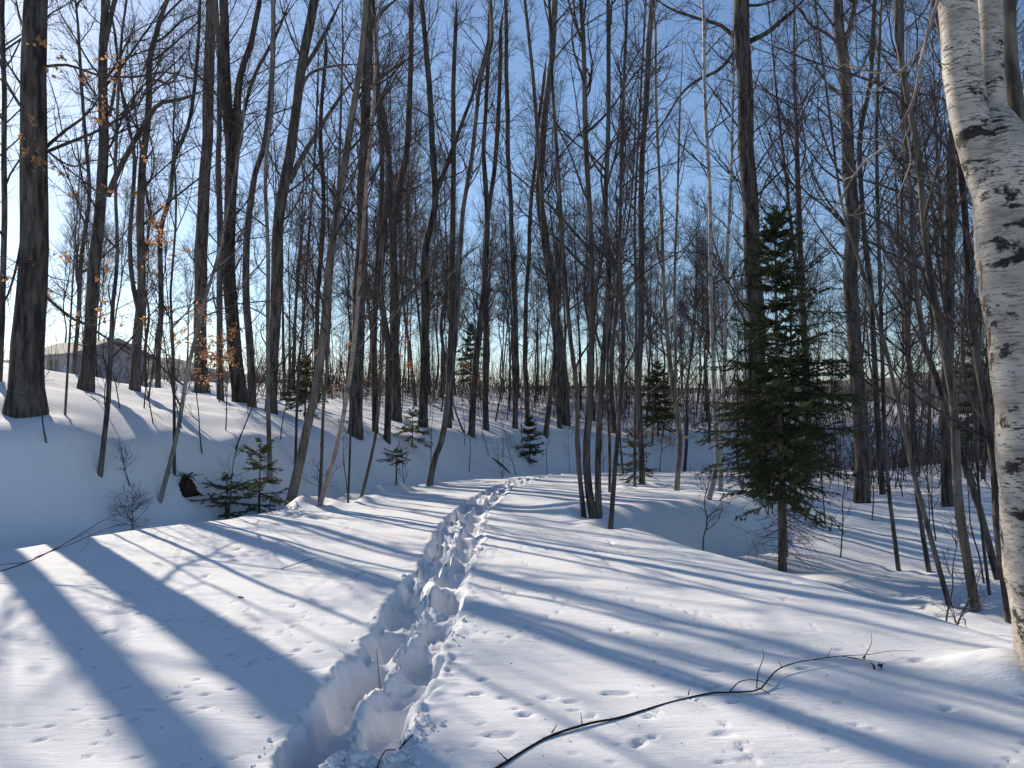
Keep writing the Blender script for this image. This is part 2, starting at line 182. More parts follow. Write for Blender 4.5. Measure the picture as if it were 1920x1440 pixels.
    ('maple_tree', 'tall trunk with scarred bark between the spruce and the white birch', 'big', 'dark', [9.13, 19.915, -0.767], [[[0.0, 0.0, 0.0, 0.1931], [-0.042, 0.083, 3.347, 0.1832], [-0.085, 0.161, 6.478, 0.1731], [-0.116, 0.225, 9.084, 0.1628], [-0.151, 0.285, 11.581, 0.1524], [-0.269, 0.311, 12.62, 0.1417], [-0.289, 0.332, 13.516, 0.1309]], [[-0.208, 0.3, 12.174, 0.0784], [0.057, 0.318, 12.918, 0.0687], [0.174, 0.332, 13.516, 0.0589]]], [[[-0.264, 0.302, 12.248, 0.0457], [-0.738, 0.156, 12.542, 0.0409], [-1.139, 0.044, 12.703, 0.036], [-1.465, -0.074, 13.003, 0.0311], [-1.785, -0.182, 13.233, 0.0262]], [[-0.087, 0.278, 11.286, 0.0326], [0.095, 0.135, 11.396, 0.0261], [0.239, -0.024, 11.584, 0.0196], [0.337, -0.436, 12.241, 0.0131]]]),
    ('maple_tree', 'narrow trunk leaning against the scarred tall trunk from behind', 'mid', 'grey', [10.721, 22.0, -0.841], [[[0.0, 0.0, 0.0, 0.0854], [-0.068, 0.137, 2.591, 0.0818], [-0.095, 0.221, 4.187, 0.078], [-0.192, 0.377, 7.182, 0.0744], [-0.261, 0.452, 8.641, 0.0705], [-0.263, 0.552, 10.611, 0.0667], [0.099, 0.645, 12.442, 0.0627], [0.364, 0.772, 14.979, 0.0589]]], []),
    ('pole_tree', 'straight thin pole standing alone in the lower wood right of the spruce', 'pole', 'dark', [6.82, 13.547, -1.22], [[[0.0, 0.0, 0.0, 0.0394], [-0.176, -0.033, 1.777, 0.0367], [-0.244, -0.073, 3.88, 0.034], [-0.275, -0.113, 6.002, 0.0313], [-0.29, -0.146, 7.772, 0.0286], [-0.228, -0.183, 9.692, 0.0259]]], []),
    ('pole_tree', 'thin curved pole sweeping left from the shoulder of the trail', 'pole', 'grey', [5.9, 10.358, -1.026], [[[0.0, 0.0, 0.0, 0.0335], [-0.329, -0.021, 1.23, 0.031], [-0.524, -0.035, 2.031, 0.0286], [-0.711, -0.052, 2.957, 0.0262], [-0.907, -0.067, 3.842, 0.0238], [-1.161, -0.081, 4.65, 0.0214], [-1.388, -0.094, 5.387, 0.019], [-1.527, -0.112, 6.411, 0.0166]]], []),
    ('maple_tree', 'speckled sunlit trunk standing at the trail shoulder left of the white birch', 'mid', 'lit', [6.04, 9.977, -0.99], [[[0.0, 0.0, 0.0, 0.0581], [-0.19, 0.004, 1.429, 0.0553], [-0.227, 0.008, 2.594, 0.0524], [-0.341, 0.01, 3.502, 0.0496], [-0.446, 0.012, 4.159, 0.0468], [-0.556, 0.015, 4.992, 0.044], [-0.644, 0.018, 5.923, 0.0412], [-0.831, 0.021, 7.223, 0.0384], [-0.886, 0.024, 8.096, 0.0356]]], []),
    ('maple_tree', 'dark trunk touching the left edge of the white birch', 'mid', 'dark', [6.157, 9.476, -0.983], [[[0.0, 0.0, 0.0, 0.0551], [-0.079, 0.035, 1.054, 0.0523], [-0.098, 0.061, 1.846, 0.0493], [-0.206, 0.092, 2.782, 0.0464], [-0.277, 0.11, 3.336, 0.0434], [-0.33, 0.16, 4.865, 0.0405], [-0.388, 0.19, 5.807, 0.0375], [-0.54, 0.235, 7.224, 0.0345]]], []),
    ('maple_tree', 'dark tree leaning hard left between two trunks near the white birch', 'mid', 'dark', [7.992, 12.6, -1.146], [[[0.0, 0.0, 0.0, 0.0569], [-0.45, -0.072, 1.534, 0.0537], [-0.801, -0.129, 2.752, 0.0504], [-1.077, -0.162, 3.443, 0.0472], [-1.247, -0.187, 3.967, 0.0441], [-1.423, -0.251, 5.275, 0.0409], [-1.455, -0.293, 6.144, 0.0378], [-1.589, -0.369, 7.705, 0.0346], [-1.646, -0.455, 9.433, 0.0314]]], []),
    ('pole_tree', 'thin pole crossing behind the curved pole in the lower wood', 'pole', 'dark', [7.312, 13.4, -1.211], [[[0.0, 0.0, 0.0, 0.039], [-0.151, 0.036, 1.212, 0.0356], [-0.238, 0.075, 2.525, 0.0322], [-0.25, 0.132, 4.43, 0.0289], [-0.288, 0.183, 6.174, 0.0255], [-0.12, 0.246, 8.345, 0.0221]]], []),
    ('maple_tree', 'broad old trunk deep in the wood left of the white birch', 'big', 'dark', [10.822, 19.0, -0.755], [[[0.0, 0.0, 0.0, 0.1352], [0.045, 0.07, 1.95, 0.1282], [0.162, 0.137, 3.86, 0.1213], [0.397, 0.271, 7.677, 0.1146], [0.623, 0.359, 10.206, 0.1076], [0.808, 0.457, 13.069, 0.1006]]], []),
    ('pole_tree', 'small pole near the foot of the leaning dark tree', 'pole', 'dark', [6.978, 11.2, -1.065], [[[0.0, 0.0, 0.0, 0.0217], [-0.08, 0.044, 1.014, 0.02], [-0.078, 0.088, 2.03, 0.0182], [0.049, 0.159, 3.703, 0.0165], [0.199, 0.235, 5.496, 0.0148]]], []),
    ('pole_tree', 'dark bare pole rising from the shaded bank in front of the house', 'pole', 'dark', [-6.905, 12.786, 0.549], [[[0.0, 0.0, 0.0, 0.0413], [0.123, -0.072, 1.298, 0.0377], [0.238, -0.157, 2.794, 0.034], [0.328, -0.204, 3.627, 0.0305], [0.306, -0.27, 4.776, 0.027], [0.365, -0.342, 6.007, 0.0235], [0.452, -0.419, 7.32, 0.02]]], []),
    ('ash_sapling', 'leaning pale grey sapling above the dark stump', 'pole', 'paleg', [-6.127, 13.282, 0.084], [[[0.0, 0.0, 0.0, 0.0386], [0.231, 0.058, 1.073, 0.0363], [0.369, 0.113, 2.125, 0.034], [0.513, 0.151, 2.837, 0.0316], [0.668, 0.189, 3.556, 0.0292], [0.862, 0.227, 4.282, 0.0268], [1.031, 0.277, 5.26, 0.0244], [1.232, 0.344, 6.55, 0.022]]], []),
    ('pole_tree', 'thin dark stem just behind the leaning pale sapling', 'pole', 'dark', [-6.109, 13.79, 0.476], [[[0.0, 0.0, 0.0, 0.0267], [0.014, -0.068, 1.39, 0.0248], [-0.026, -0.126, 2.564, 0.023], [-0.061, -0.158, 3.189, 0.0212], [0.055, -0.232, 4.674, 0.0193], [0.017, -0.305, 6.106, 0.0174]]], []),
    ('birch_tree', 'straight pale grey stem behind the small fir at the trail edge', 'pole', 'paleg', [-4.958, 15.6, 0.255], [[[0.0, 0.0, 0.0, 0.0504], [-0.053, -0.031, 1.647, 0.047], [-0.061, -0.063, 3.291, 0.0435], [-0.046, -0.087, 4.521, 0.0401], [-0.12, -0.121, 6.285, 0.0367], [0.005, -0.147, 7.611, 0.0333], [0.016, -0.19, 9.83, 0.0299]]], []),
    ('pole_tree', 'thin dark stem between the pale grey stem and the banded leaning trunk', 'pole', 'dark', [-4.841, 17.0, 0.396], [[[0.0, 0.0, 0.0, 0.033], [0.039, 0.026, 1.978, 0.0308], [0.152, 0.044, 3.339, 0.0287], [0.219, 0.062, 4.698, 0.0265], [0.348, 0.091, 6.904, 0.0243], [0.398, 0.116, 8.763, 0.0221]]], []),
    ('pole_tree', 'wavy thin stem at the trail edge right of the pinkish birch', 'pole', 'grey', [-3.139, 16.0, -0.17], [[[0.0, 0.0, 0.0, 0.0362], [0.213, 0.052, 1.024, 0.0332], [0.324, 0.094, 1.868, 0.0302], [0.396, 0.157, 3.143, 0.0272], [0.344, 0.219, 4.4, 0.0241], [0.393, 0.288, 5.802, 0.0211]]], []),
    ('pole_tree', 'very thin dark stem between the pinkish birch and the wavy stem', 'pole', 'dark', [-3.217, 15.0, -0.197], [[[0.0, 0.0, 0.0, 0.0242], [0.035, -0.02, 1.059, 0.0218], [0.061, -0.049, 2.53, 0.0193], [0.183, -0.077, 4.005, 0.0169], [0.263, -0.102, 5.273, 0.0144]]], []),
    ('pole_tree', 'slim trunk at the far left edge of the picture beside the thickest trunk', 'mid', 'dark', [-10.282, 15.2, 2.204], [[[0.0, 0.0, 0.0, 0.0639], [-0.033, 0.084, 1.657, 0.0593], [-0.055, 0.161, 3.199, 0.0546], [-0.185, 0.255, 5.106, 0.05], [-0.368, 0.395, 7.983, 0.0454]]], []),
    ('maple_tree', 'slender tree between the thickest trunk and the house', 'mid', 'dark', [-11.574, 20.0, 2.533], [[[0.0, 0.0, 0.0, 0.0582], [0.074, 0.008, 1.46, 0.0543], [0.134, 0.017, 3.166, 0.0505], [0.325, 0.026, 4.74, 0.0466], [0.172, 0.035, 6.469, 0.0427], [-0.02, 0.047, 8.647, 0.0389]]], []),
    ('maple_tree', 'mid-sized trunk behind the beech leaves left of the twin-stemmed tree', 'mid', 'grey', [-10.0, 26.0, 1.915], [[[0.0, 0.0, 0.0, 0.1176], [-0.027, -0.079, 3.52, 0.1089], [-0.002, -0.138, 6.088, 0.1003], [-0.123, -0.188, 8.294, 0.0918], [-0.062, -0.251, 11.057, 0.0832], [-0.204, -0.315, 13.828, 0.0747]]], []),
    ('maple_tree', 'narrow dark trunk between the slanting tree and the banded leaning trunk', 'mid', 'dark', [-7.805, 30.0, 1.72], [[[0.0, 0.0, 0.0, 0.1066], [0.121, -0.095, 4.304, 0.0967], [0.321, -0.17, 7.691, 0.0868], [0.184, -0.241, 10.875, 0.077], [0.428, -0.313, 14.068, 0.0672]]], []),
    ('maple_tree', 'dark slim trunk left of the small dark spruce', 'mid', 'dark', [0.12, 34.0, 0.816], [[[0.0, 0.0, 0.0, 0.1209], [0.071, -0.151, 3.876, 0.1138], [-0.072, -0.3, 7.686, 0.1068], [-0.239, -0.441, 11.254, 0.0998], [-0.358, -0.612, 15.531, 0.0928], [-0.405, -0.755, 19.09, 0.086]]], []),
    ('maple_tree', 'dark slim trunk right above the small dark spruce', 'mid', 'dark', [0.759, 36.0, 1.07], [[[0.0, 0.0, 0.0, 0.1164], [-0.129, -0.193, 3.8, 0.1071], [0.046, -0.4, 7.82, 0.0978], [0.246, -0.595, 11.575, 0.0887], [0.745, -0.832, 16.062, 0.0796]]], []),
]
BIRCH_ROWS = [[[0, 0, 0, 0.2], [-0.057, 0.0, 0.379, 0.1852], [-0.115, 0.0, 0.846, 0.1852], [-0.188, -0.02, 1.789, 0.1844], [-0.253, -0.04, 2.292, 0.182], [-0.306, -0.05, 2.734, 0.1771], [-0.343, -0.06, 3.05, 0.1677], [-0.351, -0.05, 3.261, 0.1261], [-0.342, -0.04, 3.378, 0.0602], [-0.341, -0.04, 3.442, 0.006]], [[-0.367, -0.04, 2.801, 0.0903], [-0.426, -0.06, 2.986, 0.1048], [-0.482, -0.07, 3.19, 0.1046], [-0.547, -0.08, 3.393, 0.1014], [-0.59, -0.1, 3.672, 0.1009], [-0.608, -0.12, 3.981, 0.1019], [-0.644, -0.16, 4.435, 0.0966]], [[-0.339, -0.04, 2.928, 0.0903], [-0.351, -0.04, 3.249, 0.0903], [-0.362, -0.03, 3.479, 0.0754], [-0.357, -0.02, 3.71, 0.0695], [-0.343, 0.0, 4.047, 0.0698], [-0.31, 0.05, 4.574, 0.0675]], [[-0.199, 0.02, 2.914, 0.0549], [-0.139, 0.06, 3.221, 0.0523], [-0.126, 0.1, 3.501, 0.045], [-0.118, 0.15, 3.825, 0.0439], [-0.084, 0.2, 4.157, 0.0428], [-0.033, 0.3, 4.739, 0.0405]]]
BIRCH_LIMB = [[-0.692, -0.12, 4.045, 0.0119], [-0.743, -0.14, 3.922, 0.01], [-0.848, -0.18, 3.634, 0.009], [-0.91, -0.2, 3.375, 0.0081], [-0.973, -0.2, 3.235, 0.0076], [-1.037, -0.17, 3.122, 0.0072], [-1.097, -0.1, 3.068, 0.0064], [-1.13, 0.0, 3.038, 0.0061], [-1.177, 0.1, 2.922, 0.0048], [-1.225, 0.2, 2.8, 0.0039]]
BIRCH_CURLS = [([-0.498, -0.06, 2.415], 0.03, 0.06), ([-0.491, -0.06, 2.336], 0.03, 0.11), ([-0.478, -0.06, 2.194], 0.03, 0.07), ([-0.465, -0.06, 2.062], 0.03, 0.06), ([-0.452, -0.06, 1.975], 0.03, 0.1), ([-0.441, -0.06, 1.874], 0.03, 0.05)]

# ------------------------------------------------------------------ mesh helpers
def make_mesh(name, verts, quads=None, tris=None, smooth=True):
    me = bpy.data.meshes.new(name)
    verts = np.asarray(verts, np.float32).reshape(-1, 3)
    me.vertices.add(len(verts))
    me.vertices.foreach_set("co", verts.ravel())
    idx, starts, totals, pos = [], [], [], 0
    for arr, k in ((quads, 4), (tris, 3)):
        if arr is None or len(arr) == 0:
            continue
        arr = np.asarray(arr, np.int32).reshape(-1, k)
        idx.append(arr.ravel())
        starts.append(pos + np.arange(len(arr)) * k)
        totals.append(np.full(len(arr), k))
        pos += arr.size
    idx = np.concatenate(idx).astype(np.int32)
    starts = np.concatenate(starts).astype(np.int32)
    totals = np.concatenate(totals).astype(np.int32)
    me.loops.add(len(idx))
    me.loops.foreach_set("vertex_index", idx)
    me.polygons.add(len(starts))
    me.polygons.foreach_set("loop_start", starts)
    me.polygons.foreach_set("loop_total", totals)
    me.polygons.foreach_set("use_smooth", np.full(len(starts), smooth))
    me.update(calc_edges=True)
    return me


def link(name, data, parent=None, mat=None, loc=None, kind=None):
    o = bpy.data.objects.new(name, data)
    COL.objects.link(o)
    if parent is not None:
        o.parent = parent
    if mat is not None and data is not None and not data.materials:
        data.materials.append(mat)
    if loc is not None:
        o.location = loc
    if kind:
        o["kind"] = kind
    return o


def tag(o, label, cat, group=None):
    o["label"] = label
    o["category"] = cat
    if group:
        o["group"] = group
    return o


def thing(name, label, cat, loc=(0, 0, 0), group=None):
    o = link(name, None, loc=loc)
    o.empty_display_size = 0.3
    return tag(o, label, cat, group)


def nrm(v):
    return v / np.maximum(np.linalg.norm(v, axis=-1, keepdims=True), 1e-9)


def tubes(paths, radii, sides, cap=False):
    """paths (N,P,3), radii (N,P) -> verts, quads"""
    paths = np.asarray(paths, float)
    N, P, _ = paths.shape
    tan = nrm(np.gradient(paths, axis=1))
    chord = nrm(paths[:, -1] - paths[:, 0])
    ref = np.where(np.abs(chord[:, 2:3]) < 0.8, np.array([[0, 0, 1.0]]), np.array([[1.0, 0.13, 0]]))
    s = nrm(np.cross(tan, ref[:, None, :]))
    b = np.cross(tan, s)
    a = np.arange(sides) / sides * 2 * np.pi
    ring = s[:, :, None, :] * np.cos(a)[None, None, :, None] + b[:, :, None, :] * np.sin(a)[None, None, :, None]
    v = paths[:, :, None, :] + ring * np.asarray(radii)[:, :, None, None]
    base = (np.arange(N) * P * sides)[:, None, None] + (np.arange(P - 1) * sides)[None, :, None]
    j = np.arange(sides)[None, None, :]
    j2 = (j + 1) % sides
    q = np.stack([base + j, base + j2, base + j2 + sides, base + j + sides], -1).reshape(-1, 4)
    return v.reshape(-1, 3), q


class Pile:
    """collects vertices and faces of one mesh"""
    def __init__(self):
        self.v, self.q, self.t, self.n = [], [], [], 0

    def add(self, v, q=None, t=None):
        v = np.asarray(v, float).reshape(-1, 3)
        self.v.append(v)
        if q is not None:
            self.q.append(np.asarray(q) + self.n)
        if t is not None:
            self.t.append(np.asarray(t) + self.n)
        self.n += len(v)

    def mesh(self, name, smooth=True):
        return make_mesh(name, np.concatenate(self.v), np.concatenate(self.q) if self.q else None,
                         np.concatenate(self.t) if self.t else None, smooth)


def resample(pts, n):
    """smooth curve through control points (x,y,z,r), n samples evenly by length"""
    p = np.asarray(pts, float)
    if len(p) == 2:
        t = np.linspace(0, 1, n)[:, None]
        return p[0] * (1 - t) + p[1] * t
    e = np.vstack([2 * p[0] - p[1], p, 2 * p[-1] - p[-2]])
    out = []
    for i in range(1, len(e) - 2):
        t = np.linspace(0, 1, 12, endpoint=False)[:, None]
        a, b, c, d = e[i - 1], e[i], e[i + 1], e[i + 2]
        out.append(0.5 * (2 * b + (c - a) * t + (2 * a - 5 * b + 4 * c - d) * t ** 2 + (3 * b - a - 3 * c + d) * t ** 3))
    out = np.vstack(out + [p[-1:]])
    s = np.concatenate([[0], np.cumsum(np.linalg.norm(np.diff(out[:, :3], axis=0), axis=1))])
    u = np.linspace(0, s[-1], n)
    return np.stack([np.interp(u, s, out[:, k]) for k in range(4)], 1)


# ------------------------------------------------------------------ materials
def new_mat(name):
    m = bpy.data.materials.new(name)
    m.use_nodes = True
    nt = m.node_tree
    nt.nodes.clear()
    out = nt.nodes.new("ShaderNodeOutputMaterial")
    bs = nt.nodes.new("ShaderNodeBsdfPrincipled")
    nt.links.new(bs.outputs[0], out.inputs[0])
    return m, nt, bs


def node(nt, kind, **kw):
    n = nt.nodes.new(kind)
    for k, v in kw.items():
        if k in n.inputs:
            n.inputs[k].default_value = v
        else:
            setattr(n, k, v)
    return n


def ramp(nt, fac, stops, interp='LINEAR'):
    r = nt.nodes.new("ShaderNodeValToRGB")
    r.color_ramp.interpolation = interp
    el = r.color_ramp.elements
    while len(el) < len(stops):
        el.new(0.5)
    for e, (p, c) in zip(el, stops):
        e.position = p
        e.color = (c[0], c[1], c[2], 1) if len(c) == 3 else c
    nt.links.new(fac, r.inputs[0])
    return r


def coords(nt, scale, space="Object"):
    tc = nt.nodes.new("ShaderNodeTexCoord")
    mp = nt.nodes.new("ShaderNodeMapping")
    mp.inputs["Scale"].default_value = scale
    nt.links.new(tc.outputs[space], mp.inputs[0])
    return mp.outputs[0]


def mix(nt, fac, a, b, blend='MIX'):
    m = nt.nodes.new("ShaderNodeMix")
    m.data_type = 'RGBA'
    m.blend_type = blend
    for sock, val in ((m.inputs[0], fac), (m.inputs[6], a), (m.inputs[7], b)):
        if hasattr(val, "is_output"):
            nt.links.new(val, sock)
        elif isinstance(val, tuple):
            sock.default_value = (*val, 1) if len(val) == 3 else val
        else:
            sock.default_value = val
    return m.outputs[2]


def bark_material(name, dark, light, lichen, lichen_amt=0.5, streak=9.0, bump=0.6):
    m, nt, bs = new_mat(name)
    fine = node(nt, "ShaderNodeTexNoise", Scale=streak, Detail=5.0, Roughness=0.65)
    nt.links.new(coords(nt, (1, 1, 0.16)), fine.inputs["Vector"])
    big = node(nt, "ShaderNodeTexNoise", Scale=2.2, Detail=4.0, Roughness=0.6)
    nt.links.new(coords(nt, (1, 1, 0.55)), big.inputs["Vector"])
    c = ramp(nt, fine.outputs[0], [(0.40, dark), (0.62, light)]).outputs[0]
    lm = ramp(nt, big.outputs[0], [(0.52, (0, 0, 0)), (0.70, (lichen_amt,) * 3)]).outputs[0]
    c = mix(nt, lm, c, lichen)
    info = nt.nodes.new("ShaderNodeObjectInfo")
    vr = node(nt, "ShaderNodeMapRange")
    vr.inputs[3].default_value = 0.75
    vr.inputs[4].default_value = 1.25
    nt.links.new(info.outputs["Random"], vr.inputs[0])
    hs = node(nt, "ShaderNodeHueSaturation")
    nt.links.new(vr.outputs[0], hs.inputs["Value"])
    nt.links.new(c, hs.inputs["Color"])
    nt.links.new(hs.outputs[0], bs.inputs["Base Color"])
    bs.inputs["Roughness"].default_value = 0.85
    bs.inputs["Specular IOR Level"].default_value = 0.25
    bp = node(nt, "ShaderNodeBump", Strength=bump, Distance=0.045)
    nt.links.new(fine.outputs[0], bp.inputs["Height"])
    nt.links.new(bp.outputs[0], bs.inputs["Normal"])
    return m


def birch_material(name, white, tint, marks, scars=1.0):
    m, nt, bs = new_mat(name)
    # short horizontal lenticels
    le = node(nt, "ShaderNodeTexNoise", Scale=13.0, Detail=6.0, Roughness=0.72, Distortion=0.3)
    nt.links.new(coords(nt, (1, 1, 6.0)), le.inputs["Vector"])
    mk = ramp(nt, le.outputs[0], [(0.535, (0, 0, 0)), (0.60, (1, 1, 1))]).outputs[0]
    # large dark scars
    sc = node(nt, "ShaderNodeTexNoise", Scale=2.9, Detail=9.0, Roughness=0.74, Distortion=0.25)
    nt.links.new(coords(nt, (1.0, 1.0, 2.1)), sc.inputs["Vector"])
    sk = ramp(nt, sc.outputs[0], [(0.545, (0, 0, 0)), (0.585, (scars,) * 3)]).outputs[0]
    # tone of the paper bark
    tn = node(nt, "ShaderNodeTexNoise", Scale=2.4, Detail=5.0, Roughness=0.6)
    nt.links.new(coords(nt, (1, 1, 2.2)), tn.inputs["Vector"])
    c = ramp(nt, tn.outputs[0], [(0.35, tint), (0.6, white)]).outputs[0]
    gate = ramp(nt, tn.outputs[0], [(0.40, (0.25, 0.25, 0.25)), (0.58, (1, 1, 1))]).outputs[0]
    mk2 = mix(nt, 1.0, mk, gate, 'MULTIPLY')
    c = mix(nt, mk2, c, marks)
    c = mix(nt, sk, c, (marks[0] * 0.6, marks[1] * 0.6, marks[2] * 0.6))
    nt.links.new(c, bs.inputs["Base Color"])
    bs.inputs["Roughness"].default_value = 0.6
    bs.inputs["Specular IOR Level"].default_value = 0.3
    add = node(nt, "ShaderNodeMath", operation='ADD')
    nt.links.new(mk, add.inputs[0])
    nt.links.new(sc.outputs[0], add.inputs[1])
    bp = node(nt, "ShaderNodeBump", Strength=0.5, Distance=0.012)
    nt.links.new(add.outputs[0], bp.inputs["Height"])
    nt.links.new(bp.outputs[0], bs.inputs["Normal"])
    return m


def flat_material(name, a, b, scale=6.0, rough=0.8, translucent=0.0):
    m, nt, bs = new_mat(name)
    n = node(nt, "ShaderNodeTexNoise", Scale=scale, Detail=3.0)
    nt.links.new(coords(nt, (1, 1, 1)), n.inputs["Vector"])
    nt.links.new(ramp(nt, n.outputs[0], [(0.35, a), (0.65, b)]).outputs[0], bs.inputs["Base Color"])
    bs.inputs["Roughness"].default_value = rough
    bs.inputs["Specular IOR Level"].default_value = 0.25
    if translucent > 0:
        tr = nt.nodes.new("ShaderNodeBsdfTranslucent")
        tr.inputs[0].default_value = (*b, 1)
        ms = nt.nodes.new("ShaderNodeMixShader")
        ms.inputs[0].default_value = translucent
        out = [x for x in nt.nodes if x.type == 'OUTPUT_MATERIAL'][0]
        nt.links.new(bs.outputs[0], ms.inputs[1])
        nt.links.new(tr.outputs[0], ms.inputs[2])
        nt.links.new(ms.outputs[0], out.inputs[0])
    return m


def snow_material(name="snow"):
    m, nt, bs = new_mat(name)
    big = node(nt, "ShaderNodeTexNoise", Scale=0.9, Detail=4.0)
    nt.links.new(coords(nt, (1, 1, 1)), big.inputs["Vector"])
    c = ramp(nt, big.outputs[0], [(0.3, (0.77, 0.78, 0.80)), (0.7, (0.83, 0.83, 0.84))]).outputs[0]
    nt.links.new(c, bs.inputs["Base Color"])
    bs.inputs["Roughness"].default_value = 0.8
    bs.inputs["Specular IOR Level"].default_value = 0.06
    g1 = node(nt, "ShaderNodeTexNoise", Scale=70.0, Detail=5.0, Roughness=0.8)
    g2 = node(nt, "ShaderNodeTexNoise", Scale=9.0, Detail=7.0, Roughness=0.68)
    nt.links.new(coords(nt, (1, 1, 1)), g1.inputs["Vector"])
    nt.links.new(coords(nt, (0.45, 1.5, 1)), g2.inputs["Vector"])
    b1 = node(nt, "ShaderNodeBump", Strength=0.45, Distance=0.008)
    b2 = node(nt, "ShaderNodeBump", Strength=0.55, Distance=0.022)
    nt.links.new(g1.outputs[0], b1.inputs["Height"])
    nt.links.new(g2.outputs[0], b2.inputs["Height"])
    nt.links.new(b2.outputs[0], b1.inputs["Normal"])
    nt.links.new(b1.outputs[0], bs.inputs["Normal"])
    return m


M = {
    'snow': snow_material(),
    'dark': bark_material('bark_dark', (0.026, 0.021, 0.019), (0.140, 0.114, 0.098), (0.12, 0.13, 0.095), 0.45),
    'grey': bark_material('bark_grey', (0.032, 0.027, 0.025), (0.140, 0.119, 0.102), (0.17, 0.17, 0.13), 0.5),
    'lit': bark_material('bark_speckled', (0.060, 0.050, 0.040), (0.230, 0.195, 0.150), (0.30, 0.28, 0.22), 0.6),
    'cherry': bark_material('bark_cherry', (0.085, 0.070, 0.058), (0.240, 0.205, 0.165), (0.12, 0.10, 0.09), 0.6, 7.0, 0.4),
    'pinkbirch': birch_material('bark_pink_birch', (0.42, 0.33, 0.28), (0.26, 0.17, 0.14), (0.05, 0.035, 0.03), 0.7),
    'paleb': birch_material('bark_pale_birch', (0.44, 0.40, 0.36), (0.26, 0.22, 0.19), (0.05, 0.045, 0.04), 0.8),
    'paleg': bark_material('bark_pale_grey', (0.10, 0.085, 0.075), (0.30, 0.265, 0.23), (0.33, 0.32, 0.29), 0.6),
    'birch': birch_material('bark_white_birch', (0.47, 0.43, 0.37), (0.29, 0.255, 0.215), (0.028, 0.024, 0.022)),
    'curl': flat_material('bark_curl', (0.36, 0.20, 0.12), (0.60, 0.40, 0.27), 14.0, 0.7, 0.25),
    'twig': bark_material('twig', (0.035, 0.028, 0.026), (0.100, 0.078, 0.070), (0.12, 0.10, 0.09), 0.3, 6.0, 0.2),
    'twig_red': bark_material('twig_red', (0.055, 0.032, 0.030), (0.135, 0.080, 0.070), (0.14, 0.10, 0.08), 0.3, 6.0, 0.2),
    'needle': flat_material('spruce_needles', (0.018, 0.034, 0.014), (0.085, 0.105, 0.036), 3.0, 0.6, 0.25),
    'needle_pale': flat_material('fir_needles', (0.045, 0.065, 0.020), (0.120, 0.140, 0.050), 4.0, 0.6, 0.25),
    'leaf': flat_material('beech_leaf', (0.30, 0.12, 0.045), (0.55, 0.30, 0.14), 9.0, 0.7, 0.45),
    'spruce_bark': bark_material('bark_spruce', (0.060, 0.042, 0.034), (0.190, 0.130, 0.105), (0.20, 0.19, 0.16), 0.45, 14.0),
}
M['wet'] = bark_material('bark_wet', (0.010, 0.008, 0.008), (0.050, 0.040, 0.036), (0.07, 0.06, 0.05), 0.4, 30.0, 0.5)

# ------------------------------------------------------------------ the ground: one snow sheet with the trodden track
def graded(fine_lo, fine_hi, step, growth, lo, hi):
    g = list(np.arange(fine_lo, fine_hi, step))
    s, x = step, g[-1]
    while x < hi:
        s *= growth
        x += s
        g.append(x)
    s, x, left = step, g[0], []
    while x > lo:
        s *= growth
        x -= s
        left.append(x)
    return np.array(left[::-1] + g)


rng0 = np.random.default_rng(77)


def footholes(y, v, near):
    """0..1 depth of the two files of boot holes; v = distance right of the track's middle"""
    best = np.zeros_like(y)
    for side, ph in ((-1, 0.0), (1, 0.43)):
        k = np.floor((y - ph) / 0.84)
        for dk in (-1, 0, 1):
            kk = k + dk
            h = np.abs(np.sin(kk * 12.9898 + side * 4.1) * 43758.5453) % 1.0
            h2 = np.abs(np.sin(kk * 78.233 + side * 2.7) * 12543.123) % 1.0
            cy = ph + kk * 0.84 + 0.42 + (h - 0.5) * 0.26
            cv = side * (0.150 + (h2 - 0.5) * 0.05)
            hl = 0.27 + 0.13 * h2 + near * (side < 0) * 0.14
            r = ((np.abs(y - cy) / hl) ** 3 + (np.abs(v - cv) / (0.134 + 0.02 * h)) ** 3) ** (1 / 3)
            dep = sstep(1.12, 0.55 + 0.2 * h2, r) * (0.6 + 0.5 * h)
            best = np.maximum(best, dep)
    return best


# small prints on the crust: (x, y, half length, half width, heading, depth)
PRINTS = []
for _ in range(420):
    d_ = 2.8 + 9.5 * rng0.random() ** 1.3
    x_ = (rng0.random() * 1.5 - 0.85) * d_ * 0.72
    big_ = rng0.random() < 0.06
    ln_ = rng0.uniform(0.05, 0.085) if big_ else rng0.uniform(0.016, 0.040)
    PRINTS.append((x_, d_, ln_, ln_ * rng0.uniform(0.28, 0.6), rng0.normal(0.15, 0.5), rng0.uniform(0.011, 0.024) * (1.3 if big_ else 1)))
for _ in range(22):
    tx_, ty_ = (rng0.random() * 1.5 - 0.85) * 4.2, 3.2 + 6.5 * rng0.random()
    th_ = rng0.random() * 6.28
    for k_ in range(int(rng0.integers(8, 26))):
        th_ += rng0.normal(0, 0.12)
        st_ = rng0.uniform(0.09, 0.20)
        tx_ += math.cos(th_) * st_
        ty_ += math.sin(th_) * st_
        PRINTS.append((tx_ + rng0.normal(0, 0.015), ty_ + rng0.normal(0, 0.015), rng0.uniform(0.020, 0.036), rng0.uniform(0.012, 0.018), th_, rng0.uniform(0.010, 0.020)))
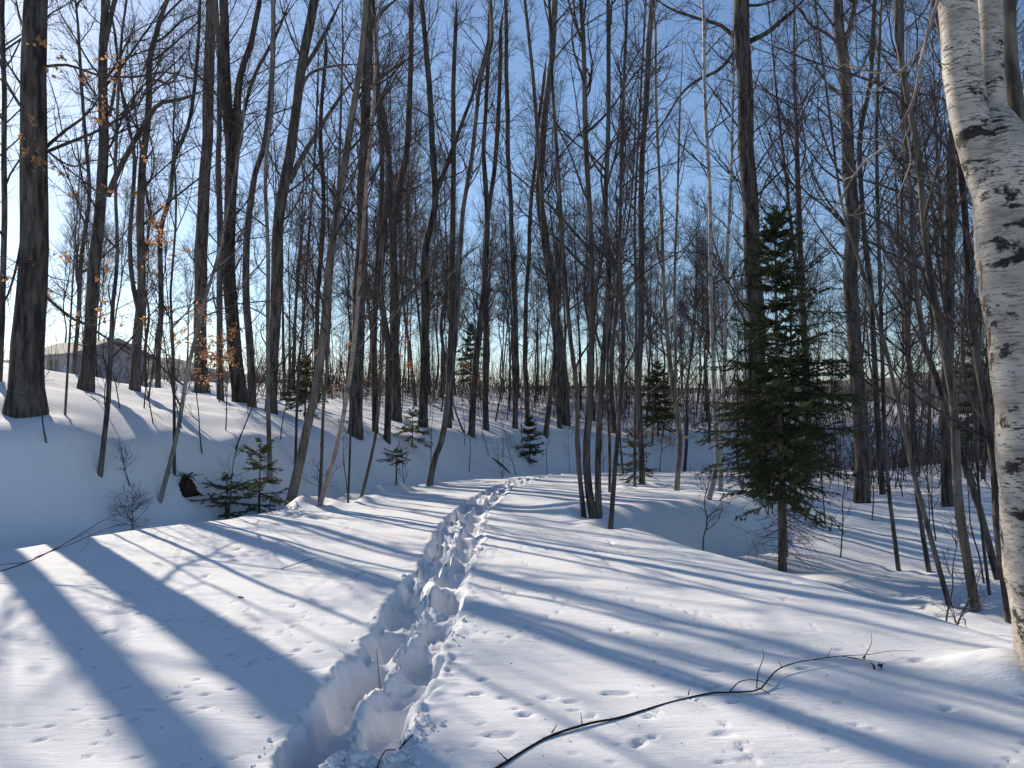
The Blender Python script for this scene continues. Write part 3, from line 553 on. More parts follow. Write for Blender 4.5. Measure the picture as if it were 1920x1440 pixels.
for x_, y_, l_, w_, a_, dp_ in [(0.60, 4.42, 0.12, 0.05, 0.05, 0.025), (0.07, 4.12, 0.05, 0.04, 0.4, 0.03), (-0.07, 3.86, 0.10, 0.045, -0.05, 0.022),
                                (0.62, 3.78, 0.07, 0.04, 0.9, 0.03), (-0.20, 4.42, 0.05, 0.03, 0.2, 0.025), (-0.05, 4.36, 0.04, 0.03, 0.1, 0.03),
                                (0.20, 4.36, 0.06, 0.035, 0.0, 0.022), (0.33, 4.30, 0.06, 0.03, 0.2, 0.02), (2.62, 4.95, 0.08, 0.05, 0.3, 0.03),
                                (2.35, 4.15, 0.06, 0.04, 0.5, 0.025), (1.05, 3.85, 0.06, 0.04, 0.2, 0.02), (2.2, 8.9, 0.28, 0.10, -0.1, 0.05)]:
    PRINTS.append((x_, y_, l_ * 0.85, w_ * 0.8, a_, dp_ * 0.62))


WELLS = [(r_[4][0], r_[4][1], r_[5][0][0][3]) for r_ in TREES if r_[4][1] < 26]


def surface(x, y):
    """land plus trodden track and prints"""
    z = land(x, y)
    xc = np.interp(y, TRENCH[0], TRENCH[1])
    near = sstep(6.5, 4.5, y)
    wob = 0.050 * vnoise(x, y, 1.9, 4, 1) + 0.030 * vnoise(x, y, 5.0, 1, 6) + 0.020 * vnoise(x, y, 12.0, 9, 2) + 0.010 * vnoise(x, y, 27.0, 5, 3)
    v = x - xc + wob
    yy = y + 0.07 * vnoise(x, y, 2.6, 8, 8) + 0.03 * vnoise(x, y, 8.0, 3, 3) + 0.012 * vnoise(x, y, 24.0, 1, 9)
    live = sstep(36, 30, y) * (np.abs(v) < 1.2)
    half = 0.295 + 0.03 * vnoise(y, y * 0 + 3, 0.8)
    trough = sstep(half + 0.035, half - 0.05, np.abs(v))
    holes = footholes(yy, v, near) * sstep(half + 0.05, half - 0.03, np.abs(v))
    deep = (0.29 + 0.05 * vnoise(x, y, 0.9, 2, 2)) * np.interp(y, [0, 12, 18, 23, 30], [1, 0.85, 0.5, 0.18, 0.05])
    lump = 0.55 * (1 - 2 * np.abs(vnoise(x, y, 6, 1, 1))) + 0.40 * (1 - 2 * np.abs(vnoise(x, y, 13, 2, 5))) + 0.30 * vnoise(x, y, 26, 6, 1)
    ridge = np.exp(-(v / 0.06) ** 2)
    dz = -np.maximum(holes * deep, trough * (0.08 + 0.06 * near - 0.055 * ridge - 0.05 * near * ridge) * np.interp(y, [0, 12, 18, 23, 30], [1, 0.9, 0.55, 0.2, 0.06]))
    crumb = np.exp(-((np.abs(v) - half) / 0.07) ** 2) * 0.032 + trough * (1 - holes) * 0.060 + holes * 0.034
    crumb = crumb + np.exp(-((v - half - 0.1) / 0.12) ** 2) * 0.010
    dz = dz + crumb * lump
    # ploughed heap and cast-up snow at the near end
    heap = np.exp(-(((x + 0.70) / 0.14) ** 2 + ((y - 3.52) / 0.16) ** 2))
    dz = dz * (1 - 0.7 * heap) + heap * (0.05 + 0.055 * lump)
    z = z + dz * live
    # melt hollows and drift rims round the stems
    for tx, ty, tr_ in WELLS:
        sel = (np.abs(x - tx) < 1.6) & (np.abs(y - ty) < 1.6)
        if sel.any():
            rr = np.hypot(x[sel] - tx, y[sel] - ty) / (tr_ + 0.10)
            z[sel] += -0.07 * np.exp(-(rr / 1.3) ** 2) + 0.035 * np.exp(-((rr - 2.6) / 1.0) ** 2) * (1 + vnoise(x[sel], y[sel], 2.0))
    # small prints
    zz = np.zeros_like(z)
    clear = 1 - sstep(0.6, 0.35, np.abs(x - xc))
    for px, py, hl, hw, an, dp in PRINTS:
        sel = (np.abs(x - px) < 2.2 * hl) & (np.abs(y - py) < 2.2 * hl)
        if not sel.any():
            continue
        dx, dy = x[sel] - px, y[sel] - py
        a = dx * math.cos(an) + dy * math.sin(an)
        b = -dx * math.sin(an) + dy * math.cos(an)
        r = np.sqrt((a / hl) ** 2 + (b / hw) ** 2)
        zz[sel] = np.minimum(zz[sel], -dp * sstep(1.15, 0.7, r))
    z = z + zz * clear
    z = z + 0.0035 * vnoise(x * 0.6, y, 5.0, 3, 7) * sstep(25, 10, y)
    return z


gx = graded(-3.7, 2.7, 0.0215, 1.06, -2600, 2600)
gy = np.concatenate([[-2600, -1200, -500, -200, -90, -40, -20, -10, -5, -2, 0, 1, 1.6], graded(2.6, 5.0, 0.019, 1.026, 2.6, 2600)])
GX, GY = np.meshgrid(gx, gy)
GZ = surface(GX, GY)
nx, ny = len(gx), len(gy)
ii = (np.arange(ny - 1)[:, None] * nx + np.arange(nx - 1)[None, :]).ravel()
ground_me = make_mesh("snow_ground", np.stack([GX, GY, GZ], -1), np.stack([ii, ii + 1, ii + nx + 1, ii + nx], -1))
ground = link("ground", ground_me, mat=M['snow'], kind="structure")
ground["label"] = "deep snow cover with a trodden track along the old trail"


def gz(x, y):
    return float(land(np.array([x]), np.array([y]))[0])


# crumbs of snow thrown up along the track: far too many to count
def ico():
    t = (1 + 5 ** 0.5) / 2
    v = np.array([(-1, t, 0), (1, t, 0), (-1, -t, 0), (1, -t, 0), (0, -1, t), (0, 1, t), (0, -1, -t), (0, 1, -t), (t, 0, -1), (t, 0, 1), (-t, 0, -1), (-t, 0, 1)], float)
    f = np.array([(0, 11, 5), (0, 5, 1), (0, 1, 7), (0, 7, 10), (0, 10, 11), (1, 5, 9), (5, 11, 4), (11, 10, 2), (10, 7, 6), (7, 1, 8),
                  (3, 9, 4), (3, 4, 2), (3, 2, 6), (3, 6, 8), (3, 8, 9), (4, 9, 5), (2, 4, 11), (6, 2, 10), (8, 6, 7), (9, 8, 1)])
    return v / np.linalg.norm(v[0]), f


ICO_V, ICO_F = ico()
pc = Pile()
for _ in range(1100):
    y_ = 3.3 + 7.0 * rng0.random() ** 2.0
    xc_ = float(np.interp(y_, TRENCH[0], TRENCH[1]))
    u_ = rng0.random()
    if u_ < 0.45:
        v_ = rng0.normal(0.0, 0.035)
    elif u_ < 0.96:
        v_ = 0.31 + abs(rng0.normal(0, 0.07)) - 0.03
    else:
        v_ = -0.34 - abs(rng0.normal(0, 0.03))
    x_ = xc_ + v_
    if vnoise(np.array([y_]), np.array([v_ * 4]), 1.6, 3, 3)[0] < -0.1:
        continue
    s_ = min(0.026, 0.004 + rng0.exponential(0.0045))
    zc = float(surface(np.array([x_]), np.array([y_]))[0])
    pc.add(ICO_V * s_ * rng0.uniform(0.65, 1.25, (12, 3)) + (x_, y_, zc + s_ * 0.25), t=ICO_F)
for _ in range(260):
    x_, y_ = -0.70 + rng0.normal(0, 0.10), 3.50 + rng0.normal(0, 0.11)
    s_ = min(0.035, 0.008 + rng0.exponential(0.008))
    zc = float(surface(np.array([x_]), np.array([y_]))[0])
    pc.add(ICO_V * s_ * rng0.uniform(0.65, 1.25, (12, 3)) + (x_, y_, zc + s_ * 0.2), t=ICO_F)
crumbs = link("snow_crumbs", pc.mesh("snow_crumbs"), mat=M['snow'], kind="stuff")
crumbs["label"] = "loose snow crumbs thrown up along the trodden track"
crumbs["category"] = "snow crumbs"

# bud scales, bark flakes and needle bits strewn on the snow
pl_ = Pile()
for _ in range(650):
    d_ = 3.0 + 16.0 * rng0.random() ** 1.5
    x_ = (rng0.random() * 1.5 - 0.8) * d_ * 0.72
    s_ = rng0.uniform(0.003, 0.008) * (1 + d_ / 14)
    zc = float(land(np.array([x_]), np.array([d_]))[0]) + 0.004
    if abs(x_ - float(np.interp(d_, TRENCH[0], TRENCH[1]))) < 0.45:
        continue
    a_ = rng0.random() * 6.28
    c_, q_ = math.cos(a_), math.sin(a_)
    w_ = rng0.uniform(0.15, 0.5)
    pl_.add([(x_ + c_ * s_, d_ + q_ * s_, zc + s_ * 0.2), (x_ - q_ * s_ * w_, d_ + c_ * s_ * w_, zc + s_ * 0.5), (x_ - c_ * s_, d_ - q_ * s_, zc), (x_ + q_ * s_ * w_, d_ - c_ * s_ * w_, zc + s_ * 0.1)], t=[(0, 1, 2), (0, 2, 3)])
litter = link("forest_litter", pl_.mesh("forest_litter", False), mat=M['twig'], kind="stuff")
litter["label"] = "dark bud scales and bark flakes strewn over the snow"
litter["category"] = "litter"

# far hills beyond the wood
hp = Pile()
hx = np.linspace(-1500, 1500, 241)
hy = np.linspace(420, 900, 25)
HX, HY = np.meshgrid(hx, hy)
HZ = -10 + sstep(420, 640, HY) * (36 + 22 * vnoise(HX, HY * 0, 0.006, 2, 2) + 7 * vnoise(HX, HY, 0.016)) + 2.5 * vnoise(HX, HY, 0.07)
ii = (np.arange(24)[:, None] * 241 + np.arange(240)[None, :]).ravel()
hill_mat = flat_material('wooded_hill', (0.10, 0.085, 0.085), (0.20, 0.175, 0.18), 0.05, 0.95)
link("hills", make_mesh("hills", np.stack([HX, HY, HZ], -1), np.stack([ii, ii + 1, ii + 242, ii + 241], -1)), mat=hill_mat, kind="structure")

# ------------------------------------------------------------------ bare trees
STYLE = {
    #        height, first branch, n1, len1, angle, n2, n3, twig radius
    'big':  dict(h=(15, 18), h0=0.22, n1=34, l1=3.4, ang=(30, 55), n2=10, n3=7, tr=0.0046),
    'mid':  dict(h=(12, 15), h0=0.15, n1=34, l1=2.5, ang=(26, 50), n2=9, n3=5, tr=0.0042),
    'pole': dict(h=(8, 11), h0=0.16, n1=26, l1=1.7, ang=(26, 55), n2=7, n3=5, tr=0.0036),
    'sap':  dict(h=(2.5, 5), h0=0.15, n1=14, l1=1.1, ang=(26, 60), n2=5, n3=3, tr=0.0032),
}


def sprout(rng, base, tan, length, angle, n, r0, r1, up, wander, az=None):
    """grow N branches of n points each from base (N,3) with parent direction tan (N,3)"""
    N = len(base)
    ref = nrm(rng.normal(size=(N, 3)))
    if az is not None:
        ref = np.stack([np.cos(az), np.sin(az), np.zeros(N)], 1)
    rad = nrm(ref - tan * (ref * tan).sum(1, keepdims=True))
    d = nrm(tan * np.cos(angle)[:, None] + rad * np.sin(angle)[:, None])
    p = [base]
    step = (length / (n - 1))[:, None]
    drift = rng.normal(size=(N, 3)) * 0.5
    for k in range(n - 1):
        drift = 0.6 * drift + rng.normal(size=(N, 3))
        d = nrm(d + drift * wander + np.array([0, 0, up]))
        p.append(p[-1] + d * step)
    P_ = np.stack(p, 1)
    t = np.linspace(0, 1, n)[None, :]
    R_ = np.asarray(r0)[:, None] * (1 - t) ** 0.8 + np.minimum(r1, np.asarray(r0)[:, None] * 0.9) * (1 - (1 - t) ** 0.8)
    return P_, R_


def children(rng, P_, R_, per, lo, hi):
    """pick positions along parent branches: returns base, tangent, parent radius, t, parent index"""
    N, n, _ = P_.shape
    par = np.repeat(np.arange(N), per)
    t = lo + (hi - lo) * rng.random(len(par))
    f = t * (n - 1)
    i = np.minimum(f.astype(int), n - 2)
    u = (f - i)[:, None]
    a, b = P_[par, i], P_[par, i + 1]
    r = R_[par, i] * (1 - u[:, 0]) + R_[par, i + 1] * u[:, 0]
    return a * (1 - u) + b * u, nrm(b - a), r, t, par


def grow_crown(rng, stems, st, dens=1.0, thin=1.0, lean=0.15, limbs=()):
    """branches of a bare tree: three generations of tubes"""
    pile = Pile()
    L1P, L1R = [], []
    for sp, share in stems:
        seg = np.linalg.norm(np.diff(sp[:, :3], axis=0), axis=1)
        s = np.concatenate([[0], np.cumsum(seg)])
        tot = s[-1]
        z0 = sp[0, 2]
        n1 = max(3, int(st['n1'] * share * dens))
        f = rng.random(n1) ** 0.85
        lo = max(0.02, (st['h0'] * st['_h'] - z0) / max(tot, 0.1)) if z0 < st['h0'] * st['_h'] else 0.03
        f = lo + (0.985 - lo) * f
        u = f * tot
        base = np.stack([np.interp(u, s, sp[:, k]) for k in range(3)], 1)
        rad = np.interp(u, s, sp[:, 3])
        b2 = np.stack([np.interp(np.minimum(u + 0.1, tot), s, sp[:, k]) for k in range(3)], 1)
        b1 = np.stack([np.interp(np.maximum(u - 0.1, 0), s, sp[:, k]) for k in range(3)], 1)
        tan = nrm(b2 - b1)
        q = (f - lo) / (1 - lo)
        ln = st['l1'] * (0.30 + 0.70 * np.sqrt(np.clip(1 - q, 0, 1))) * (0.45 + 0.75 * rng.random(n1)) * (0.6 + 0.4 * min(1, share * 1.5))
        ang = np.radians(rng.uniform(*st['ang'], n1)) + 0.18 * (1 - q)
        az = np.arange(n1) * 2.399 + rng.normal(0, 0.5, n1)
        r0 = np.clip(np.minimum(rad * 0.55, 0.007 + 0.0078 * ln), 0.004, 0.08) * thin
        a, b = sprout(rng, base, tan, ln, ang, 8, r0, st['tr'], 0.09, 0.10, az)
        L1P.append(a)
        L1R.append(b)
    for lp in limbs:
        q = resample(lp, 8)
        L1P.append(q[None, :, :3])
        L1R.append(q[None, :, 3])
    P1, R1 = np.concatenate(L1P), np.concatenate(L1R)
    nl = len(limbs)
    if nl:
        pile.add(*tubes(P1[:-nl], R1[:-nl], 5))
    else:
        pile.add(*tubes(P1, R1, 5))
    L1 = np.linalg.norm(P1[:, -1] - P1[:, 0], axis=1)
    b, tn, r, t, par = children(rng, P1, R1, st['n2'], 0.16, 0.98)
    ln = np.maximum(0.22, L1[par] * (0.24 + 0.36 * rng.random(len(par))) * (1.15 - 0.6 * t))
    P2, R2 = sprout(rng, b, tn, ln, np.radians(rng.uniform(26, 55, len(par))), 4, np.minimum(r * 0.7, 0.0035 + 0.005 * ln) * thin, st['tr'] * 0.7, 0.06, 0.13)
    pile.add(*tubes(P2, R2, 3))
    b, tn, r, t, par2 = children(rng, P2, R2, st['n3'], 0.2, 1.0)
    ln3 = np.maximum(0.10, ln[par2] * (0.22 + 0.42 * rng.random(len(par2))))
    P3, R3 = sprout(rng, b, tn, ln3, np.radians(rng.uniform(22, 55, len(par2))), 2, np.minimum(r * 0.75, st['tr'] * 0.8), st['tr'] * 0.45, 0.05, 0.12)
    pile.add(*tubes(P3, R3, 3))
    return pile, P2, P3


def extend(sp, total_h, rng):
    """carry a stem on above its last surveyed point to the tree top"""
    sp = np.array(sp, float)
    d = nrm(sp[-1, :3] - sp[-2, :3])
    if sp[-1, 2] >= total_h - 0.4:
        sp[-1, 3] = min(sp[-1, 3], 0.02)
        return sp
    n = 4
    add = []
    p, r = sp[-1, :3].copy(), sp[-1, 3]
    stepz = (total_h - p[2]) / n
    for k in range(n):
        d = nrm(d * 0.85 + np.array([0, 0, 0.18]) + rng.normal(0, 0.05, 3))
        p = p + d * stepz / max(d[2], 0.5)
        add.append([*p, max(0.006, r * (1 - (k + 1) / n) ** 0.9)])
    return np.vstack([sp, add])


def stem_tube(pile, sp, sides, rng, flare=0.0, sink=True, n=None, wig_max=0.030):
    length = np.linalg.norm(np.diff(sp[:, :3], axis=0), axis=1).sum()
    q = resample(sp, n or int(np.clip(length * 2.6, 10, 46)))
    if sink:
        d = nrm(q[1, :3] - q[0, :3])
        first = q[0].copy()
        first[:3] -= d * 0.35
        q = np.vstack([first, q])
    h = q[:, 2] - q[min(1, len(q) - 1), 2]
    r = q[:, 3] * (1 + flare * np.exp(-np.clip(h, 0, None) / 0.28))
    kk = np.arange(0, len(r) + 8, 4)
    low = np.stack([np.interp(np.arange(len(r)), kk, rng.normal(size=len(kk))) for _ in range(4)], 1)
    r = r * (1 + 0.04 * low[:, 3])
    wig = low[:, :3] * np.minimum(wig_max, 0.30 * q[:, 3:4])
    v, f = tubes((q[:, :3] + wig)[None], r[None], sides)
    if sides > 8:
        v = v.reshape(-1, sides, 3)
        c = v.mean(1, keepdims=True)
        a = np.arange(sides) / sides * 2 * np.pi
        lob = 1 + 0.045 * np.sin(3 * a + 1.3) + 0.03 * np.sin(5 * a) + rng.normal(0, 0.010, (len(v), sides))
        if flare > 0.12:
            hh = np.concatenate([[0, 0], np.clip(h[2:], 0, None)]) if len(h) > 2 else h
            lob = lob + (0.12 * np.sin(4 * a + 0.6) * np.exp(-hh[:, None] / 0.3))
        v = (c + (v - c) * lob[:, :, None]).reshape(-1, 3)
    pile.add(v, f)
    return q


def nice_cat(name):
    return 'birch' if 'birch' in name else 'sapling' if 'sapling' in name else 'tree'


def build_tree(name, label, style, bark, base, stems, limbs, seed, group=None, dens=1.0, first=None):
    rng = np.random.default_rng(seed)
    st = dict(STYLE[style])
    H = rng.uniform(*st['h'])
    H = max(H, max(s[-1][2] for s in stems) + 1.2)
    st['_h'] = H
    if first:
        st['h0'] = first
    root = thing(name, label, nice_cat(name), base, group)
    tp = Pile()
    full = []
    for i, s in enumerate(stems):
        e = extend(s, H * (1 if i == 0 else 0.9), rng)
        r0 = s[0][3]
        stem_tube(tp, e, 14 if r0 > 0.12 else 9, rng, 0.15 if (r0 > 0.12 and s[0][2] < 0.3) else 0.08 if s[0][2] < 0.3 else 0.0, sink=s[0][2] < 0.3)
        full.append((e, 1.0 if i == 0 else 0.55))
    link('trunk', tp.mesh('trunk'), root, M[bark])
    lm = []
    for l in limbs:
        lp = Pile()
        l = [list(p) for p in l]
        l[-1][3] = min(l[-1][3], 0.012)
        lm.append(stem_tube(lp, np.array(l), 7, rng, 0, False, 16))
        link('limb', lp.mesh('limb'), root, M[bark])
    pile, P2, P3 = grow_crown(rng, full, st, dens=dens * (0.7 if base[0] / base[1] < -0.24 else 1.0), limbs=[x for x in lm])
    link('crown', pile.mesh('crown'), root, M['twig'])
    return root


for k, row in enumerate(TREES):
    build_tree(*row, seed=100 + k)

# a tree just outside the frame on the left bank whose shadow crosses the near snow
ob_x, ob_y = -11.75, 16.1
build_tree('maple_tree', 'dark trunk on the left bank beyond the picture edge', 'mid', 'dark', (ob_x, ob_y, gz(ob_x, ob_y)),
           [[(0, 0, 0, 0.21), (0.05, 0, 3, 0.19), (0.0, 0.1, 7, 0.16), (0.1, 0, 10, 0.12)]], [], 991)


def copy_thing(src, loc, rz, sc, label=None, group=None):
    c = src.copy()
    COL.objects.link(c)
    c.location = loc
    c.rotation_euler = (0, 0, rz)
    c.scale = sc
    if label:
        c["label"] = label
    if group:
        c["group"] = group
    for ch in src.children:
        k = ch.copy()
        COL.objects.link(k)
        k.parent = c
    return c


def pool_tree(style, seed, bark):
    rng = np.random.default_rng(seed)
    H = rng.uniform(*STYLE[style]['h'])
    r0 = {'big': 0.13, 'mid': 0.074, 'pole': 0.040, 'sap': 0.015}[style] * rng.uniform(0.85, 1.2)
    pts = []
    x = y = 0.0
    lx, ly = rng.normal(0, 0.035, 2)
    for i in range(7):
        t = i / 6
        pts.append((x, y, H * 0.92 * t, r0 * (1 - 0.85 * t)))
        x += lx * H / 6 + rng.normal(0, 0.11) * H / 12
        y += ly * H / 6 + rng.normal(0, 0.11) * H / 12
    stems = [pts]
    if style in ('big', 'mid') and rng.random() < 0.6:
        i = int(rng.integers(2, 4))
        a = rng.random() * 6.28
        p = np.array(pts[i])
        o = np.array([math.cos(a), math.sin(a)])
        fk = [(*p[:3], p[3] * 0.75)]
        for j in range(1, 5):
            fk.append((p[0] + o[0] * 0.28 * j ** 0.8 + lx * j, p[1] + o[1] * 0.28 * j ** 0.8, p[2] + (H * 0.95 - p[2]) * j / 4.4, p[3] * 0.75 * (1 - 0.2 * j)))
        stems.append(fk)
    return stems


POOL = {}
for style, n in (('big', 5), ('mid', 6), ('pole', 6), ('sap', 4)):
    POOL[style] = [pool_tree(style, 500 + 17 * k + len(style), 'dark') for k in range(n)]
PROTO = {}
rngb = np.random.default_rng(2024)


def clear_of_things(x, y, placed, dmin):
    return all((x - a) ** 2 + (y - b) ** 2 > dmin * dmin for a, b in placed)


placed = [(r[4][0], r[4][1]) for r in TREES] + [(5.0, 12.9), (-4.7, 14.5)]
ANCHORS = [(-0.641, 'the thickest trunk'), (-0.562, 'the gable-side trunk'), (-0.495, 'the forked house-front trunk'), (-0.409, 'the orange-leaf trunk'),
           (-0.356, 'the twin-stemmed trunk'), (-0.315, 'the slanting dark trunk'), (-0.206, 'the thick bank trunk'), (-0.152, 'the wishbone tree'),
           (-0.117, 'the V-forked trunk'), (-0.053, 'the leaning crest tree'), (0.023, 'the small dark spruce'), (0.045, 'the bank-end leaning tree'),
           (0.107, 'the stem clump'), (0.171, 'the shoulder pair'), (0.215, 'the pale-lit tree'), (0.26, 'the bowed birch'),
           (0.354, 'the big spruce'), (0.458, 'the scarred tall trunk'), (0.503, 'the lone straight pole'), (0.57, 'the curved pole'),
           (0.605, 'the speckled trunk'), (0.65, 'the trunk touching the birch'), (0.716, 'the white birch')]
RANK = ['nearest', 'second nearest', 'third nearest', 'fourth nearest', 'fifth nearest', 'sixth nearest', 'seventh nearest', 'eighth nearest', 'ninth nearest', 'tenth nearest', 'eleventh nearest', 'twelfth nearest', 'thirteenth nearest', 'fourteenth nearest', 'fifteenth nearest', 'sixteenth nearest', 'farthest']
KIND_WORD = {'pole': 'thin bare tree', 'mid': 'medium bare tree', 'big': 'stout bare tree', 'sap': 'bare sapling'}


def sector(b):
    k = sum(1 for q in ANCHORS if q[0] < b)
    if k == 0:
        return 'left of ' + ANCHORS[0][1]
    if k == len(ANCHORS):
        return 'right of ' + ANCHORS[-1][1]
    return 'between ' + ANCHORS[k - 1][1] + ' and ' + ANCHORS[k][1]


WOOD = [
    # count, px-free sectors: bearing range (tangent), distance range, style mix, label, group
    (20, (-0.64, -0.30), (34, 64), ('mid', 'pole', 'pole', 'mid'), 'bare tree on the hill crest behind the left bank', 'bare trees along the hill crest'),
    (114, (-0.30, 0.14), (32, 74), ('mid', 'pole', 'pole', 'mid', 'pole', 'big'), 'bare tree in the dense wood behind the bank beyond the trail bend', 'bare trees of the dense wood behind the bank'),
    (72, (0.12, 0.33), (24, 74), ('pole', 'mid', 'pole', 'pole'), 'slim bare tree in the wood past the trail shoulder', 'slim bare trees past the trail shoulder'),
    (64, (0.30, 0.78), (17, 62), ('pole', 'mid', 'pole', 'pole', 'mid', 'big'), 'bare tree in the lower wood beyond the big spruce', 'bare trees of the lower wood'),
    (34, (0.30, 0.74), (15, 36), ('sap',), 'thin bare sapling on the floor of the lower wood', 'thin saplings of the lower wood'),
    (30, (-0.22, 0.24), (23, 44), ('sap',), 'thin bare sapling under the trees around the trail bend', 'thin saplings around the trail bend'),
]
wood = []
for count, (b0, b1), (d0, d1), mixs, label, group in WOOD:
    made = 0
    cand = [(d0 + (d1 - d0) * rngb.random() ** 0.8, rngb.uniform(b0, b1)) for _ in range(4000)]
    spots = []
    for d, b_ in cand:
        if len(spots) >= count:
            break
        x = d * b_
        xl = np.interp(d, LEFT_EDGE[0], LEFT_EDGE[1])
        xr = np.interp(d, RIGHT_EDGE[0], RIGHT_EDGE[1])
        if xl - 0.8 < x < xr + 0.3 and d < 60:
            continue
        if not clear_of_things(x, d, placed, 0.9 + d * 0.012):
            continue
        placed.append((x, d))
        spots.append((d, x))
    for d, x in sorted(spots):
        wood.append((d, x, mixs[made % len(mixs)], group))
        made += 1
seen = {}
for d, x, style, group in sorted(wood):
        where = sector(x / d)
        rank = seen.get((style, where), 0)
        seen[(style, where)] = rank + 1
        lab = RANK[min(rank, 16)] + ' ' + KIND_WORD[style] + ' ' + where
        kind = int(rngb.integers(len(POOL[style])))
        key = (style, kind)
        loc = (x, d, gz(x, d) - 0.05)
        if key not in PROTO:
            o = build_tree('thin_sapling' if style == 'sap' else 'bare_tree', lab, style, 'grey' if kind % 2 else 'dark', loc, POOL[style][kind], [], 700 + kind * 7 + len(style) * 31, group, 1.0 if style == 'sap' else 1.25, None if style == 'sap' else 0.30)
            PROTO[key] = o
        else:
            o = copy_thing(PROTO[key], loc, rngb.random() * 6.28, (1, 1, 1), lab, group)
        s = rngb.uniform(0.8, 1.12)
        o.scale = (s, s, s)

# saplings: individual thin stems near the trail and on the bank
SAPS = [(-5.95, 14.6, 2.4, 'twiggy sapling on the shaded bank just left of the dark stump'), (-5.2, 13.9, 2.0, 'thin bare sapling between the dark stump and the small fir'),
        (-7.6, 12.4, 1.9, 'thin bare sapling at the foot of the thickest trunk'), (-5.6, 15.4, 3.0, 'bare sapling on the bank behind the small fir'),
        (-6.6, 15.2, 2.6, 'bare sapling standing on the sunlit edge of the bank'), (-3.0, 21.3, 2.2, 'bare sapling in the ditch left of the leaning grey pole'),
        (-0.9, 29.6, 3.0, 'forked bare sapling in the ditch beside the fallen limb'), (0.2, 28.9, 3.4, 'bare sapling pair stem right of the fallen limb'),
        (-0.3, 27.6, 1.7, 'short bent sapling in the ditch left of the fallen limb'), (2.5, 22.6, 2.2, 'small bare sapling behind the stem clump'),
        (2.55, 10.2, 1.5, 'wispy sapling in the hollow right of the stem clump'), (5.2, 9.2, 1.5, 'wispy twig sapling beside the curved pole'),
        (4.9, 8.6, 1.1, 'low arching twig sapling below the trail shoulder'), (6.0, 8.7, 1.2, 'low twiggy sapling at the foot of the speckled trunk'),
        (7.4, 12.0, 2.6, 'bare sapling among the poles right of the spruce'), (6.1, 14.2, 2.2, 'bare sapling just right of the spruce trunk'),
        (8.6, 15.5, 3.4, 'bare sapling below the scarred tall trunk'), (5.6, 16.4, 2.8, 'bare sapling at the edge of the hollow behind the spruce'),
        (-9.2, 16.4, 3.2, 'bare sapling between the thickest trunk and the tall forked tree'), (-8.0, 16.5, 2.6, 'bare sapling in front of the forked trunk by the house'),
        (9.4, 13.2, 3.6, 'bare sapling left of the white birch in the lower wood'),
        (-7.3, 13.6, 2.2, 'leaning whip of a sapling on the bank right of the thickest trunk'), (-6.9, 14.6, 1.6, 'short twiggy sapling on the sunlit bank below the forked trunk'),
        (-6.1, 16.2, 2.4, 'bare sapling on the bank below the straight dark trunk'), (-5.3, 17.4, 2.8, 'bare sapling on the bank below the twin-stemmed tree'),
        (-4.1, 16.6, 2.0, 'bare sapling in the ditch behind the pinkish birch'), (-6.5, 13.0, 1.0, 'low wisp of twigs in the shade left of the leaning pale sapling'),
        (-9.6, 15.0, 2.6, 'bare sapling on the bank left of the thickest trunk'), (-7.9, 15.3, 1.8, 'bare sapling on the bright bank right of the thickest trunk'), (-4.2, 19.4, 2.4, 'bare sapling on the slope behind the cherry-like trunk')]
for k, (x, y, h, label) in enumerate(SAPS):
    rs = np.random.default_rng(4000 + k)
    lean = rs.normal(0, 0.16, 2)
    n = 6
    pts = [(lean[0] * h * t + rs.normal(0, 0.02) * h * t, lean[1] * h * t, h * t * 0.8, 0.009 + 0.002 * h - (0.006 + 0.0015 * h) * t) for t in np.linspace(0, 1, n)]
    root = thing('bare_sapling', label, 'sapling', (x, y, gz(x, y)), 'bare saplings by the trail')
    st = dict(STYLE['sap'])
    st['_h'] = h
    tp = Pile()
    e = np.array(pts)
    stem_tube(tp, e, 6, rs)
    link('trunk', tp.mesh('trunk'), root, M['twig'])
    st['l1'] = 0.42 * h * 0.6
    st['n1'], st['n2'], st['n3'] = 9, 3, 2
    link('crown', grow_crown(rs, [(e, 1.0)], st)[0].mesh('crown'), root, M['twig'])

# beech saplings keeping last year's orange leaves
def leaf_cards(rng, pts, size):
    """small folded leaves hanging from twig points"""
    N = len(pts)
    d = nrm(rng.normal(size=(N, 3)) + np.array([0, 0, -0.7]))
    s = nrm(np.cross(d, rng.normal(size=(N, 3))))
    n = np.cross(d, s)
    L = size * rng.uniform(0.6, 1.3, (N, 1))
    W = L * rng.uniform(0.25, 0.42, (N, 1))
    a = pts
    m = pts + d * L * 0.5
    v = np.stack([a, m + s * W + n * W * 0.4, a + d * L, m - s * W + n * W * 0.5], 1)
    i = np.arange(N)[:, None] * 4
    t = np.concatenate([i + [0, 1, 2], i + [0, 2, 3]])
    return v.reshape(-1, 3), t


